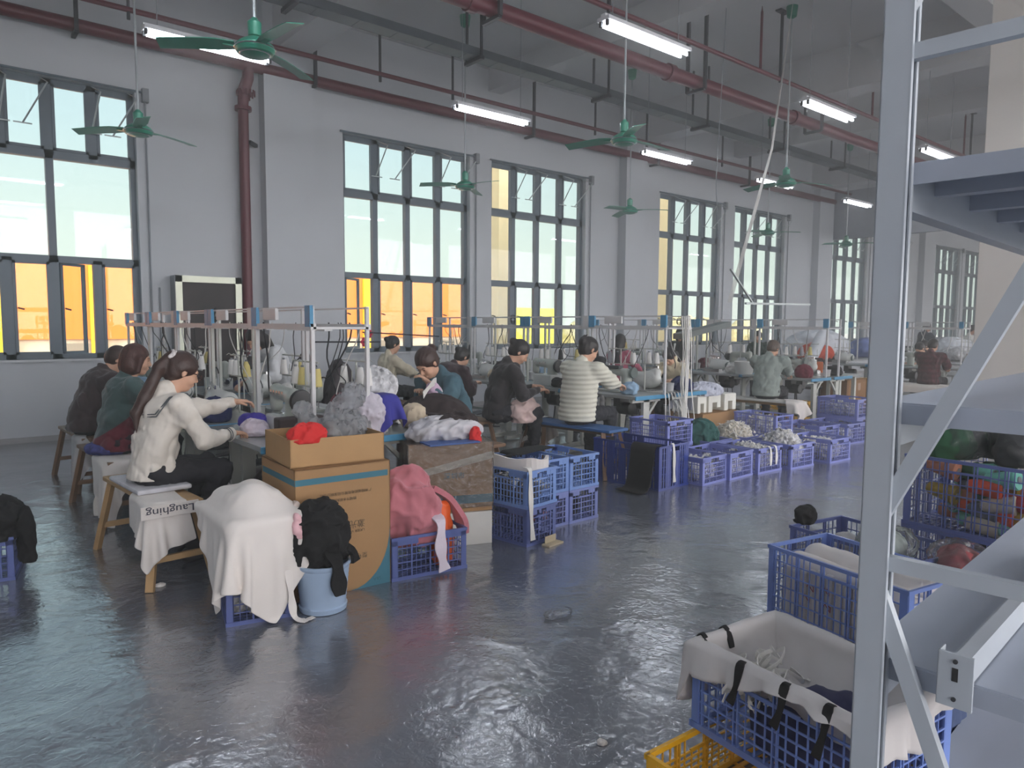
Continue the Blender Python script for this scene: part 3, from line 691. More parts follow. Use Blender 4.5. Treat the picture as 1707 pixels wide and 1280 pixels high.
def stripes(o, H, L):
    glasses(o, H, L)
    m = M('grey_stripe_ribbon', (92, 96, 100), .8); P3, P2, b = L['P3'], L['P2'], L['b']
    # sailor collar lying over the back and shoulders
    for k, q in enumerate((0, .014)):
        pts = [P3+V3(.10, .075+q*.2, -.10-q), P3+V3(.045, .115+q, -.005), P3+V3(-.05, .135+q, -.02), P3+V3(-.118, .12+q, -.12-q), P3+V3(-.142, .0, -.135-q), P3+V3(-.118, -.12-q, -.12-q), P3+V3(-.05, -.135-q, -.02), P3+V3(.045, -.115-q, -.005), P3+V3(.10, -.075-q*.2, -.10-q)]
        pts = [P3+(p-P3)*V3(1.2, 1.2, 1)+V3(0, 0, .012) for p in pts]
        MB().tube(pts, .0042, 6).build('collar_stripe', m, o)
    E, Wp = L['wr'][1]
    for t in (.8, .88):
        c = E+(Wp-E)*t; d = (Wp-E)/np.linalg.norm(Wp-E); a = np.cross(d, V3(0, 0, 1)); a /= np.linalg.norm(a); bb = np.cross(d, a); r = .044
        MB().tube([c+(a*math.cos(u)+bb*math.sin(u))*r for u in [i*math.pi/8 for i in range(17)]], .003, 6).build('cuff_stripe', m, o)
cream = M('cream_sweatshirt', (226, 219, 208), .85, var=.03, bump=.3, bs=30, sheen=.2)
person('woman in a cream sailor collar sweatshirt with long ponytail and glasses on the nearest bench', (1.13, 4.93, 0), R(6), cream, res=.006,
       lean=16, hpitch=24, hyaw=-4, hands=((.60, .12, 1.0), (.46, -.13, .82)), hair='pony', hmat=m_hairb, extra=stripes, fseed=3, bulk=1.08, seat=.53, feet=((.25, .13), (.20, -.1)))
def red_panel(o, H, L):
    pass
m = M('teal_grey_fleece', (66, 88, 88), .9, var=.05, bump=.3, bs=30, sheen=.3)
o = person('woman with bobbed hair in a teal grey and dark red fleece on the second bench', (1.22, 6.42, 0), R(-4), m, res=.008, lean=14, hpitch=10, hyaw=-12,
       hands=((.5, .14, .85), (.5, -.14, .85)), hair='bob', hmat=M('reddish_hair', (74, 44, 38), .45, var=.2, vs=40, bump=.5, bs=90), fseed=8, bulk=1.2, seat=.53)
# two tone fleece: dark red below a slanting seam
g = m.node_tree; bs = g.nodes['Principled BSDF']; co = g.nodes['Texture Coordinate']; sp = g.nodes.new('ShaderNodeSeparateXYZ'); g.links.new(co.outputs['Object'], sp.inputs[0])
a1 = g.nodes.new('ShaderNodeMath'); a1.operation = 'MULTIPLY_ADD'; a1.inputs[1].default_value = -.75; g.links.new(sp.outputs['X'], a1.inputs[0]); g.links.new(sp.outputs['Z'], a1.inputs[2])
a2 = g.nodes.new('ShaderNodeMath'); a2.operation = 'LESS_THAN'; a2.inputs[1].default_value = .76; g.links.new(a1.outputs[0], a2.inputs[0])
mx = g.nodes.new('ShaderNodeMix'); mx.data_type = 'RGBA'; g.links.new(a2.outputs[0], mx.inputs['Factor']); src = bs.inputs['Base Color'].links[0].from_socket
g.links.new(src, mx.inputs[6]); mx.inputs[7].default_value = lin((104, 34, 48))+(1,); g.links.new(mx.outputs[2], bs.inputs['Base Color'])
person('person in a dark brown hooded jacket on the bench nearest the left window', (1.22, 7.72, 0), R(8), M('dark_brown_fleece', (62, 48, 50), .9, var=.08, sheen=.3), res=.01,
       lean=24, hpitch=35, hyaw=-10, hair='short', hmat=m_hairb, hood=True, fseed=12, bulk=1.22, hands=((.5, .14, .82), (.5, -.14, .82)), seat=.53)
person('dark haired woman in a white top bending over behind the left overhead frames', (3.25, 7.95, 0), R(195), M('white_top', (214, 216, 218), .85), res=.012, stand=True, lean=34, hpitch=45, hair='long', fseed=2,
       hands=((.5, .1, .95), (.45, -.15, .9)))
person('woman in a cream jumper with pinned up hair, seated before the orange window', (5.15, 9.0, 0), R(-8), M('oat_jumper', (214, 204, 180), .9, sheen=.2), res=.011, lean=8, hpitch=15, hair='bun', fseed=4, bulk=1.1, seat=.53)
person('person in a dark brown coat bending low over the second row machines', (5.05, 7.55, 0), R(0), M('dark_plum_coat', (66, 50, 54), .9, sheen=.2), res=.011, lean=38, hpitch=35, hair='bun', fseed=6, bulk=1.2, seat=.53)
lil = M('lilac_sleeve_cloth', (196, 168, 190), .8, var=.08, bump=.3, bs=30)
def lilac(o, H, L):
    for i in (0, 1):
        E, Wp = L['wr'][i]; s = SDF(.009); s.cap(E-(Wp-E)*.12, E+(Wp-E)*.85, .072, .05, .02); sdf_obj('sleeve_cover', s, lil, o, folds(.016, 20, 3))
person('woman in a teal top with lilac sleeve covers, head bowed over a white strip', (3.75, 5.28, 0), R(186), M('teal_blue_top', (70, 100, 112), .85, bump=.3, bs=25), res=.0075, lean=28, hpitch=42, hyaw=8,
       hands=((.42, .16, .98), (.34, -.05, .88)), hair='bun', hmat=m_hairb, extra=lilac, fseed=7, bulk=1.14, seat=.5, scale=1.07)
person('woman in a black jacket between the teal top woman and the quilted jacket woman', (4.85, 6.1, 0), R(-25), M('black_jacket', (46, 42, 44), .85, sheen=.2), res=.0095, lean=18, hpitch=38, hyaw=-8, hair='bun', fseed=9, bulk=1.12, seat=.5, scale=1.06,
       hands=((.42, .1, .82), (.42, -.12, .8)), pants=M('black_trousers'))
person('woman in a cream quilted down jacket seen from behind on the blue bench', (5.42, 5.42, 0), R(8), M('cream_down_jacket', (222, 220, 204), .7, var=.03, bump=.2, bs=30), res=.0085, lean=10, hpitch=28, hyaw=-18, hair='clip', fseed=1, puffy=True, bulk=1.12, seat=.5, scale=1.06,
       hands=((.6, .16, .86), (.62, -.12, .82)), pants=M('charcoal_trousers', (44, 46, 52), .85))
person('person with black hair in a dark top facing the quilted jacket woman across the table', (7.75, 7.35, 0), R(185), M('dark_grey_top', (52, 52, 56), .85), res=.013, lean=16, hpitch=30, hair='long', fseed=5, seat=.53)
person('woman with black shoulder length hair in a dusky pink jacket seen from behind', (8.75, 7.85, 0), R(10), M('dusky_pink_jacket', (176, 92, 112), .85), res=.013, lean=6, hpitch=5, hair='long', fseed=5, seat=.55)
person('woman in a cream jumper bowing her head behind the folded white cloths', (8.5, 6.45, 0), R(195), M('ivory_jumper', (226, 214, 184), .9, sheen=.2), res=.011, lean=30, hpitch=50, hair='bun', fseed=11, seat=.5, bulk=1.05)
person('person in dark clothes standing by the fourth window behind the right tables', (10.9, 8.25, 0), R(215), M('black_jacket'), res=.014, stand=True, lean=6, hpitch=18, hair='long', fseed=13, hands=((.3, .1, 1.0), (.3, -.1, 1.0)), scale=.93)
person('person in a dark green coat standing under the tilted lamp shade', (13.3, 8.1, 0), R(200), M('dark_green_coat', (52, 70, 62), .9), res=.014, stand=True, lean=8, hpitch=25, hair='short', fseed=14, hands=((.3, .1, 1.0), (.3, -.1, 1.0)), scale=.9)
person('woman in a grey green jacket with brown hair seen from behind on the right bench', (9.55, 5.68, 0), R(12), M('sage_grey_jacket', (146, 156, 150), .9, var=.04, bump=.2, bs=20), res=.0095, lean=16, hpitch=38, hyaw=-10, hair='short', hmat=M('ash_brown_hair', (92, 78, 68), .5, var=.2, vs=30), fseed=15, bulk=1.25, hood=True, seat=.53,
       hands=((.56, .12, .86), (.6, -.14, .82)))
# far group seen between the rack post and the pale column
person('man in a dark tee shirt standing in profile before the wall pier, far right', (21.0, 7.85, 0), R(-35), M('navy_black_tee', (50, 56, 66), .85), res=.016, stand=True, lean=4, hpitch=5, hair='short', skin=m_skin2, hands=((.25, .2, .95), (.28, -.15, .95)), fseed=1, scale=1.03, bulk=1.1)
person('man in a white long sleeved shirt leaning over cloth, far right', (22.0, 7.2, 0), R(-60), M('white_shirt', (232, 230, 222), .85), res=.016, stand=True, lean=14, hpitch=12, hyaw=-20, hair='short', skin=m_skin2, hands=((.4, .3, 1.0), (.45, -.2, .98)), fseed=2, scale=1.0, bulk=1.1)
person('person in a white top and dark cap sitting at the far table', (16.2, 6.35, 0), R(-40), M('white_shirt'), res=.014, lean=30, hpitch=30, hair='short', fseed=3, seat=.5, pants=M('grey_jeans', (120, 134, 134), .9))
pl = M('red_plaid_flannel', (96, 46, 56), .9, var=.3, vs=3)
g = pl.node_tree; bs = g.nodes['Principled BSDF']; src = bs.inputs['Base Color'].links[0].from_socket
for ax, sc in (('X', 9), ('Z', 7)):
    wv = g.nodes.new('ShaderNodeTexWave'); wv.bands_direction = ax; wv.inputs['Scale'].default_value = sc*.5; co = g.nodes['Texture Coordinate']; g.links.new(co.outputs['Object'], wv.inputs[0])
    mx = g.nodes.new('ShaderNodeMix'); mx.data_type = 'RGBA'; mx.blend_type = 'MULTIPLY'; mx.inputs['Factor'].default_value = .55
    g.links.new(src, mx.inputs[6]); g.links.new(wv.outputs[0], mx.inputs[7]); src = mx.outputs[2]
g.links.new(src, bs.inputs['Base Color'])
person('person in a dark red plaid shirt seen from behind on the far bench', (14.3, 5.25, 0), R(0), pl, res=.012, lean=10, hpitch=30, hair='short', fseed=4, seat=.5, bulk=1.2)
person('person in black bent over the far table beside the plaid shirt', (16.4, 5.95, 0), R(160), M('black_jacket'), res=.014, lean=34, hpitch=40, hair='short', fseed=6, seat=.5, bulk=1.1)
person('person in a dark red top at the far table, half hidden by the pale column', (14.7, 4.40, 0), R(10), M('crimson_top', (140, 32, 48), .85), res=.014, lean=20, hpitch=20, hair='bun', fseed=7, seat=.5, bulk=1.1)

# ================================================================== RACK (grey steel, nearest thing on the right)
m_rack = M('grey_rack_paint', (186, 194, 202), .4, var=.03, coat=.15); m_shelf = M('grey_shelf_sheet', (170, 178, 192), .42, var=.03)
rk = empty('storage_rack', (1.693, .72, 0), R(4.6), 'tall pale grey steel storage rack cutting through the right of the view', 'rack')
def post(x, y, s):
    b = MB(); w, d, t = .06, .048, .003      # C section, open on the inner side
    b.box(x, x+t, y-w/2, y+w/2, 0, 3.6).box(x, x+d, y+s*w/2-(t if s > 0 else 0), y+s*w/2+(0 if s > 0 else t), 0, 3.6).box(x+d-t, x+d, y-w/2, y+w/2, 0, 3.6)
    b.box(x, x+.014, y-s*w/2-.002, y-s*w/2+.002, 0, 3.6).box(x+d-.014, x+d, y-s*w/2-.002, y-s*w/2+.002, 0, 3.6)
    return b.build('post', m_rack, rk)
for x in (0, 2.3):
    for y, s in ((0, 1), (-.62, -1)): post(x, y, s)
    for z in (.12, 1.005, 2.15, 3.3): MB().bar((x+.025, 0, z), (x+.03, -.6, z), .026, .034).build('cross_strut', m_rack, rk)
    for a, c_ in (((.02, .93), (-.33, .1)), ((.02, 1.12), (-.55, 2.27)), ((.02, 2.25), (-.6, 3.25))): MB().bar((x+.025, a[0]-.03, a[1]), (x+.025, c_[0], c_[1]), .024, .036).build('diagonal_brace', m_rack, rk)
for z in (.2, .76, 1.372, 1.915):
    b = MB().box(.06, 2.3, -.64, .03, z-.004, z+.004).box(.06, 2.3, .024, .03, z-.03, z).box(.055, .06, -.64, .03, z-.045, z)
    for k in range(7): b.box(.25+k*.31, .29+k*.31, -.6, 0, z-.045, z-.004)
    b.build('shelf', m_shelf, rk)
    for y in (0, -.6):
        b = MB().box(.06, 2.3, y-.02, y+.022, z-.10, z-.05).box(.06, 2.3, y-.02, y+.014, z-.05, z-.004).box(.052, .058, y-.03, y+.03, z-.16, z-.0)
        b.build('shelf_beam', m_rack, rk)
sp = empty('spare_shelf_beam', (1.725, .545, .768), R(4), 'loose grey step beam with slotted end plate lying across the rack shelf', 'rack beam')
MB().box(0, 1.2, -.025, .025, 0, .04).box(0, 1.2, -.025, .005, .04, .065).build('beam', m_rack, sp)
MB().box(-.008, 0, -.035, .035, -.05, .072).box(-.008, .035, .031, .035, -.05, .072).build('end_plate', m_rack, sp, bevel=.001)
for z in (-.03, .055): MB().cone((-.012, .0, z), (-.006, 0, z), .005, n=8).build('rivet', m_dark, sp)
MB().box(-.0095, -.008, -.006, .006, .01, .04).build('slot', MATS['black_metal'], sp)

# ================================================================== TABLES, MACHINES, FRAMES
m_top = M('worn_table_laminate', (178, 182, 182), .25, .25, var=.08, vs=5); m_blue = M('sky_blue_paint', (72, 146, 186), .45); m_leg = M('cream_steel_leg', (204, 206, 198), .5)
m_cast = M('pale_green_grey_casting', (176, 182, 174), .35, var=.04); m_mwhite = M('machine_white', (216, 218, 214), .35); m_chr = M('chrome', (206, 206, 206), .18, .95)
m_black = MATS['black_metal']
def make_table():
    t = empty('sewing_table', (0, 0, 0), 0, 'x', 'table', 'sewing tables in rows')
    MB().box(-.29, .29, -.58, .58, .735, .772).build('table_top', m_top, t, bevel=.004)
    for s in (-1, 1): MB().box(-.3, .3, s*.58, s*.6, .728, .774).build('edge_band', m_blue, t, bevel=.006)
    for s in (-1, 1):
        b = MB().box(-.05, .05, s*.48-.02, s*.48+.02, .08, .72).box(-.26, .26, s*.48-.025, s*.48+.025, .015, .06).box(-.24, .24, s*.48-.02, s*.48+.02, .69, .735).bar((.0, s*.48, .5), (.2, s*.48, .7), .03, .03).bar((.0, s*.48, .08), (.0, s*.48, .06), .05, .05)
        b.build('leg', m_leg, t)
    MB().box(.0, .03, -.46, .46, .18, .22).build('stretcher', m_leg, t)
    MB().lathe([(.05, -.11), (.075, -.1), (.075, .08), (.05, .11)], (.08, -.12, .58), 16, 'y').box(.0, .16, -.1, 0, .6, .73).build('motor', m_black, t, True)
    MB().box(-.2, .1, -.16, .1, .09, .105, mat=Matrix.Rotation(R(6), 4, 'Y')).bar((.0, -.15, .1), (.06, -.15, .5), .01, .01).build('treadle', m_dark, t)
    return t
def make_machine(kind):
    """operator sits at -x; the bed runs along y, hand wheel at -y"""
    t = empty('sewing_machine', (0, 0, 0), 0, 'x', 'sewing machine', 'industrial sewing machines')
    if kind == 0:     # flat bed lockstitch
        MB().box(-.09, .09, -.26, .24, 0, .022).build('bed', m_cast, t, bevel=.006)
        s = SDF(.009); s.cap((0, -.17, .03), (0, -.17, .2), .062, .058, .03, fl=1.1).cap((0, -.17, .235), (0, .16, .235), .048, .043, .03).cap((0, .17, .13), (0, .17, .235), .043, .045, .02)
        sdf_obj('arm', s, m_cast, t)
        MB().lathe([(.02, -.02), (.06, -.018), (.066, 0), (.06, .018), (.02, .02)], (0, -.27, .235), 20, 'y').build('hand_wheel', M('dark_green_grey', (92, 104, 100), .4), t, True)
        MB().tube([(-.0, .17, .14), (0, .17, .03)], .006, 8).box(-.012, .012, .155, .185, .02, .026).build('needle_bar', m_chr, t)
        MB().box(-.06, .02, -.1, .1, .275, .31).build('control_panel', M('dark_panel', (60, 66, 68), .3), t, bevel=.006)
        for y in (.04, .1): MB().lathe([(.0, 0), (.016, .004), (.012, .016), (.004, .022)], (-.048, y, .235), 12, 'x').build('tension_dial', m_chr, t, True)
    elif kind == 1:   # overlock
        s = SDF(.01); s.ell((0, 0, .1), (.13, .16, .1), .03).cap((-.02, -.08, .12), (-.02, .1, .2), .07, .06, .04).cap((.03, -.14, .13), (.03, .13, .13), .08, .07, .03)
        sdf_obj('body', s, m_mwhite, t, clip=lambda P: -P[..., 2])
        MB().box(-.17, -.06, -.15, .16, .0, .06).box(-.15, -.08, .0, .15, .06, .075).build('cloth_plate', m_chr, t, bevel=.004)
        for k in range(4): MB().lathe([(.0, 0), (.014, .003), (.012, .02), (.004, .028)], (-.11+.012*k, -.09+.045*k, .235-.006*k), 10, 'z').build('tension_dial', m_chr, t, True)
        MB().lathe([(.02, -.02), (.058, -.018), (.062, .01), (.03, .02)], (.02, -.19, .12), 18, 'y').build('hand_wheel', M('dark_green_grey'), t, True)
        MB().tube([(-.09, .08, .2), (-.11, .09, .06)], .007, 8).box(-.125, -.09, .07, .11, .056, .066).build('needle_bar', m_chr, t)
        MB().bar((-.07, -.12, .25), (-.03, .12, .27), .012, .03).build('thread_guide', m_chr, t)
    else:             # bulky coverstitch with metal front and box panel
        MB().box(-.11, .12, -.24, .1, 0, .14).build('base_box', m_mwhite, t, bevel=.012)
        s = SDF(.009); s.cap((0, -.16, .1), (0, -.16, .25), .07, .06, .03, fl=1.1).cap((0, -.16, .27), (0, .14, .29), .055, .05, .03).cap((0, .16, .18), (0, .16, .3), .045, .045, .02)
        sdf_obj('arm', s, m_cast, t)
        MB().lathe([(.015, -.12), (.05, -.1), (.055, .0), (.03, .04)], (-.02, .12, .1), 16, 'y').build('cylinder_arm', m_chr, t, True)
        MB().lathe([(.02, -.025), (.075, -.022), (.082, 0), (.075, .022), (.02, .025)], (0, -.27, .25), 22, 'y').build('hand_wheel', m_black, t, True)
        MB().tube([(0, .16, .2), (0, .16, .1)], .007, 8).build('needle_bar', m_chr, t)
        for k in range(5): MB().lathe([(.0, 0), (.014, .003), (.012, .02), (.004, .026)], (-.055, -.07+.05*k, .29), 10, 'x').build('tension_dial', m_chr, t, True)
        MB().box(-.1, -.08, -.2, .05, .02, .13).build('side_cover', M('dark_panel'), t, bevel=.004)
    st = MB().tube([(.2, .1, 0), (.2, .1, .5)], .008, 8).bar((.2, -.12, .32), (.2, .3, .32), .012, .012).bar((.2, -.12, .5), (.2, .3, .5), .01, .01)
    for y in (-.1, .03, .16, .28): st.tube([(.2, y, .32), (.2, y, .42)], .004, 5).tube([(.2, y, .5), (.18, y, .515), (.16, y, .5)], .003, 5)
    st.build('thread_stand', m_leg, t)
    return t
def make_cone(mat):
    o = MB().lathe([(.034, 0), (.036, .008), (.034, .016), (.022, .125), (.018, .13)], n=16).build('thread_cone', mat, None, True)
    tag(MB().lathe([(.012, -.002), (.012, .145), (.009, .145)], n=10).build('core', M('grey_box'), o, True)); return o
protoT = make_table(); protoM = [make_machine(k) for k in range(3)]
cone_m = [M('white_thread', (236, 234, 230), .7, bump=.4, bs=120, dist=.002), M('black_thread', (46, 44, 48), .7, bump=.4, bs=120), M('yellow_thread', (220, 204, 130), .7), M('grey_thread', (150, 150, 156), .7)]
protoC = [make_cone(m) for m in cone_m]; cone_used = [False]*4
rows = []   # (row name, x, operator dir, list of y centres)
ORD = ('nearest', 'second', 'third', 'fourth', 'fifth')
usedT = False; usedM = [False]*3; rs = random.Random(11)
table_rows = [('left bench-side row', 1.95, 0, (5.04, 6.26, 7.48, 8.7), 0), ('left far-side row', 2.78, math.pi, (5.0, 6.22, 7.44, 8.66), 0),
              ('middle bench-side row', 6.35, 0, (5.75, 6.97, 8.19, 9.41), 0), ('middle far-side row', 7.05, math.pi, (5.75, 6.97, 8.19, 9.41), 0),
              ('right bench-side row', 10.55, 0, (5.95, 7.17, 8.39, 9.6), 0), ('right far-side row', 11.25, math.pi, (5.95, 7.17, 8.39, 9.6), 0),
              ('far row beyond the post', 15.4, 0, (4.9, 6.12, 7.34), 0), ('farthest row', 19.0, 0, (6.2, 7.42), 0)]
kinds = {0: (2, 1, 1, 0), 1: (1, 0, 1, 2), 2: (0, 2, 1, 1), 3: (1, 1, 0, 2), 4: (0, 1, 2, 0), 5: (1, 2, 1, 0), 6: (1, 0, 1), 7: (1, 0)}
look = ('flat bed sewing machine with long arm', 'squat white overlock machine', 'bulky coverstitch machine with black hand wheel')
for ri, (rn, x, rz, ys, _) in enumerate(table_rows):
    for k, y in enumerate(ys):
        lab = 'sewing table with blue ends, %s in the %s' % (ORD[k], rn)
        if not usedT: protoT.location = (x, y, 0); protoT.rotation_euler = (0, 0, rz); protoT['label'] = lab; usedT = True
        else: copy_tree(protoT, (x, y, 0), rz, lab)
        kd = kinds[ri][k]; dx = .0; mx_, my_ = x+(.02 if rz == 0 else -.02), y+rs.uniform(-.05, .05)
        if ri == 0 and k == 0: mx_, my_ = 2.02, 4.95
        lab = '%s, %s in the %s' % (look[kd], ORD[k], rn)
        if not usedM[kd]: m = protoM[kd]; m.location = (mx_, my_, .772); m.rotation_euler = (0, 0, rz); m['label'] = lab; usedM[kd] = True
        else: copy_tree(protoM[kd], (mx_, my_, .772), rz, lab)
        if ri < 6:
            n = 3 if ri < 4 else 2
            for q, dy in enumerate((-.1, .16, .28)[:n]):
                sg = 1 if rz == 0 else -1; ci = rs.choice((0, 0, 0, 0, 1, 3, 0, 2)); lc = (mx_+sg*.2, my_+sg*dy, .772+.327)
                lab = '%s thread cone on the %s peg above the %s table, %s' % (('white', 'black', 'pale yellow', 'grey')[ci], (('near', 'middle', 'far') if rz == 0 else ('far', 'middle', 'near'))[q] if n == 3 else (('near', 'far') if rz == 0 else ('far', 'near'))[q], ORD[k], rn)
                if not cone_used[ci]: c = protoC[ci]; c.location = lc; c['label'] = lab; c['category'] = 'thread cone'; c['group'] = 'thread cones on the stands'; cone_used[ci] = True
                else: copy_tree(protoC[ci], lc, 0, lab)
for i, u in enumerate(cone_used):
    if not u:
        for ch in list(protoC[i].children): bpy.data.objects.remove(ch)
        bpy.data.objects.remove(protoC[i])

m_fw = M('white_frame_paint', (214, 214, 214), .45); m_cab = M('black_cable'); m_cabw = M('white_cable', (210, 208, 204), .5)
def overhead(x, ys, rn, ln=1.2):
    for k, y0 in enumerate(ys):
        t = empty('overhead_frame', (x, y0, 0), 0, 'white and blue steel overhead tray frame of the %s, %s section from the camera' % (rn, ORD[k]), 'frame', 'overhead frames above the tables')
        for s in (-1, 1):
            for yy in (.02, ln-.04):
                MB().bar((s*.2, yy, .775), (s*.2, yy, 1.67), .025, .025).build('post', m_fw if (k+s) % 3 else m_leg, t)
            MB().box(s*.2-.02, s*.2+.02, 0, ln, 1.51, 1.55).build('tray_rail', m_fw, t)
            MB().bar((s*.2, 0, 1.66), (s*.2, ln, 1.66), .012, .012).build('top_rail', m_fw, t)
        MB().box(-.2, .2, ln*.35, ln*.37, 1.515, 1.53).build('cross_bar', m_fw, t)
        for u_ in (0, ln*.7): MB().box(-.2, .2, u_, u_+.025, 1.515, 1.53).build('cross_bar', m_fw, t)
        MB().box(-.225, -.2, ln-.1, ln+.0, 1.53, 1.67).build('joint_plate', m_blue, t)
        MB().box(-.225, -.2, .0, .08, 1.53, 1.67).build('joint_plate', m_blue if k % 2 == 0 else m_fw, t)
        MB().box(-.226, -.2, ln*.55, ln*.78, 1.575, 1.66).build('socket_box', m_fw, t, bevel=.005)
        MB().box(-.03, .03, .2, ln-.2, 1.5, 1.53).build('led_strip', M('pale_led_strip', (236, 238, 238), .4), t)
        for q in range(6):
            ya = rs.uniform(.1, ln-.1); xa = rs.choice((-.2, .2)); yb = min(ln-.05, max(.05, ya+rs.uniform(-.3, .3))); zb = rs.uniform(.95, 1.15)
            pts = [(xa, ya, 1.56), (xa+rs.uniform(-.03, .03), ya, 1.45), (xa*.8+rs.uniform(-.06, .06), (ya*.6+yb*.4), rs.uniform(1.15, 1.35)), (xa*.6, yb, zb+.08), (xa*.5, yb, zb)]
            sp_ = []
            for i in range(len(pts)-1):
                for u in (0, .33, .66):
                    p0, p1, p2, p3 = [Vector(pts[min(len(pts)-1, max(0, i+j))]) for j in (-1, 0, 1, 2)]
                    sp_.append(.5*((2*p1)+(p2-p0)*u+(2*p0-5*p1+4*p2-p3)*u*u+(3*p1-p0-3*p2+p3)*u**3))
            MB().tube(sp_, rs.choice((.004, .006)), 6).build('cable', rs.choice((m_cab, m_cab, m_cabw)), t, True)
        if k == 2: MB().tube([(.0, .5+.05*math.cos(a), 1.6+.05*math.sin(a)+.003*a) for a in [i*.5 for i in range(40)]], .006, 6).build('cable_coil', m_cab, t, True)
overhead(2.22, (4.46, 5.52, 6.58, 7.64, 8.70), 'left row', 1.05)
overhead(6.7, (5.1, 6.32, 7.54, 8.76), 'middle row')
overhead(10.9, (5.35, 6.57, 7.79, 9.01), 'right row')
overhead(17.2, (5.6, 6.82), 'far row')

# dark bags and fabric stacks on tables, loose items
def heap(name, label, cat, c, r, mat, seed, z0, amp=.03, freq=9, res=.014, n=4, group=None, kind=None, loc=None, flat=True):
    freq = freq*3.1; q = random.Random(seed); s = SDF(res)
    for k in range(n):
        a = q.uniform(0, 6.28); u = q.uniform(0, .45); f = q.uniform(.5, .8)
        s.ell((r[0]*u*math.cos(a), r[1]*u*math.sin(a), r[2]*(.35+.2*q.random())), (r[0]*f, r[1]*f, r[2]*f), .04)
    def d(P):
        w = P+.018*np.stack([snoise(P, seed+1, freq*.5, 1), snoise(P, seed+2, freq*.5, 1), snoise(P, seed+3, freq*.5, 1)], -1)
        return (.5-np.abs(snoise(w, seed, freq, 3)))*-amp+amp*.2
    o = sdf_obj(name, s, mat, None, d, (lambda P: -P[..., 2]) if flat else None, (c[0], c[1], z0)); tag(o, label, cat, group, kind); return o
m_blk = M('black_fabric', (20, 20, 22), .9, var=.1, bump=.3, bs=30); m_navy = M('navy_fabric', (40, 44, 88), .85, bump=.3, bs=20)
def ribox(name, label, cat, x0, x1, y0, y1, z0, z1, mat, rz=0, group=None, bev=.012):
    cx, cy = (x0+x1)/2, (y0+y1)/2
    o = MB().box(x0-cx, x1-cx, y0-cy, y1-cy, 0, z1-z0).build(name, mat, None, False, (cx, cy, z0), rz, bev); return tag(o, label, cat, group)
m_bag = M('dark_woven_bag', (54, 46, 50), .7, var=.15, bump=.3, bs=14)
for k, (x, y, z, w) in enumerate(((2.22, 4.72, .775, .1), (2.02, 4.62, .775, .09))):
    pass
o = ribox('fabric_carton', 'dark brown box standing on the nearest table end beside the silver machine', 'box', 1.8, 2.12, 4.52, 4.62, .774, .935, M('dark_brown_board', (58, 44, 44), .6)); 
for i, (x, y) in enumerate(((3.5, 8.9), (3.75, 8.55), (4.0, 8.2), (3.55, 7.2))):
    o = heap('black_bag', 'x', 'bag', (x, y), (.28, .26, 1.0), m_bag, 40+i, 0, .03, 5, .025, 3, 'tall dark bags behind the left row')
    o['label'] = 'tall dark bag of cloth behind the left row, %s from the window wall' % ORD[i]

# ================================================================== BENCHES
m_pine = M('pine_wood', (186, 152, 108), .6, var=.12, vs=12, bump=.2, bs=60); m_dwood = M('brown_wood', (128, 98, 74), .6, var=.12, vs=12)
def bench(x, y, rz, label, L=1.1, Wd=.27, h=.5, mat=None, top=None):
    mat = mat or m_pine; t = empty('wooden_bench', (x, y, 0), rz, label, 'bench')
    MB().box(-Wd/2, Wd/2, -L/2, L/2, h-.03, h).build('seat', top or mat, t, bevel=.006)
    for sx_ in (-1, 1):
        for sy in (-1, 1):
            MB().bar((sx_*(Wd/2-.03), sy*(L/2-.1), h-.03), (sx_*(Wd/2+.05), sy*(L/2-.0), 0), .045, .032).build('leg', mat, t)
    for sy in (-1, 1): MB().bar((-Wd/2-.01, sy*(L/2-.035), .17), (Wd/2+.01, sy*(L/2-.035), .17), .025, .035).build('stretcher', mat, t)
    MB().box(-.015, .015, -L/2+.08, L/2-.08, h-.08, h-.03).build('apron', mat, t)
    return t
bench(1.13, 5.0, R(4), 'nearest pine bench, under the woman in the cream sweatshirt')
bench(1.2, 6.6, R(2), 'second pine bench, under the woman in the two tone fleece', mat=m_dwood)
bench(1.25, 8.0, R(2), 'third bench, nearest the window wall, under the dark hooded jacket', mat=m_dwood)
bench(5.42, 5.5, R(5), 'bench with a blue top under the quilted jacket woman', L=1.25, Wd=.32, top=M('blue_seat_board', (60, 104, 160), .5), mat=m_dwood)
bench(4.85, 6.7, R(-10), 'bench under the woman in the black jacket', mat=m_dwood)
bench(5.1, 8.6, 0, 'long bench under the cream jumper woman before the orange window', L=1.3, mat=m_dwood)
bench(9.5, 5.75, R(3), 'pale topped bench under the grey green jacket', L=1.3, Wd=.3, top=M('pale_padded_seat', (206, 204, 198), .7))
bench(14.3, 5.25, 0, 'far bench under the red plaid shirt', L=1.6, Wd=.3, top=M('pale_padded_seat')); bench(3.85, 5.3, R(6), 'low bench of the woman in the teal top', L=.8, mat=m_dwood)
bench(8.35, 6.5, 0, 'bench of the cream jumper woman behind the carton', L=.9, mat=m_dwood)
def cloth(name, label, cat, **k):
    o = drape(name=name, **k); tag(o, label, cat); return o
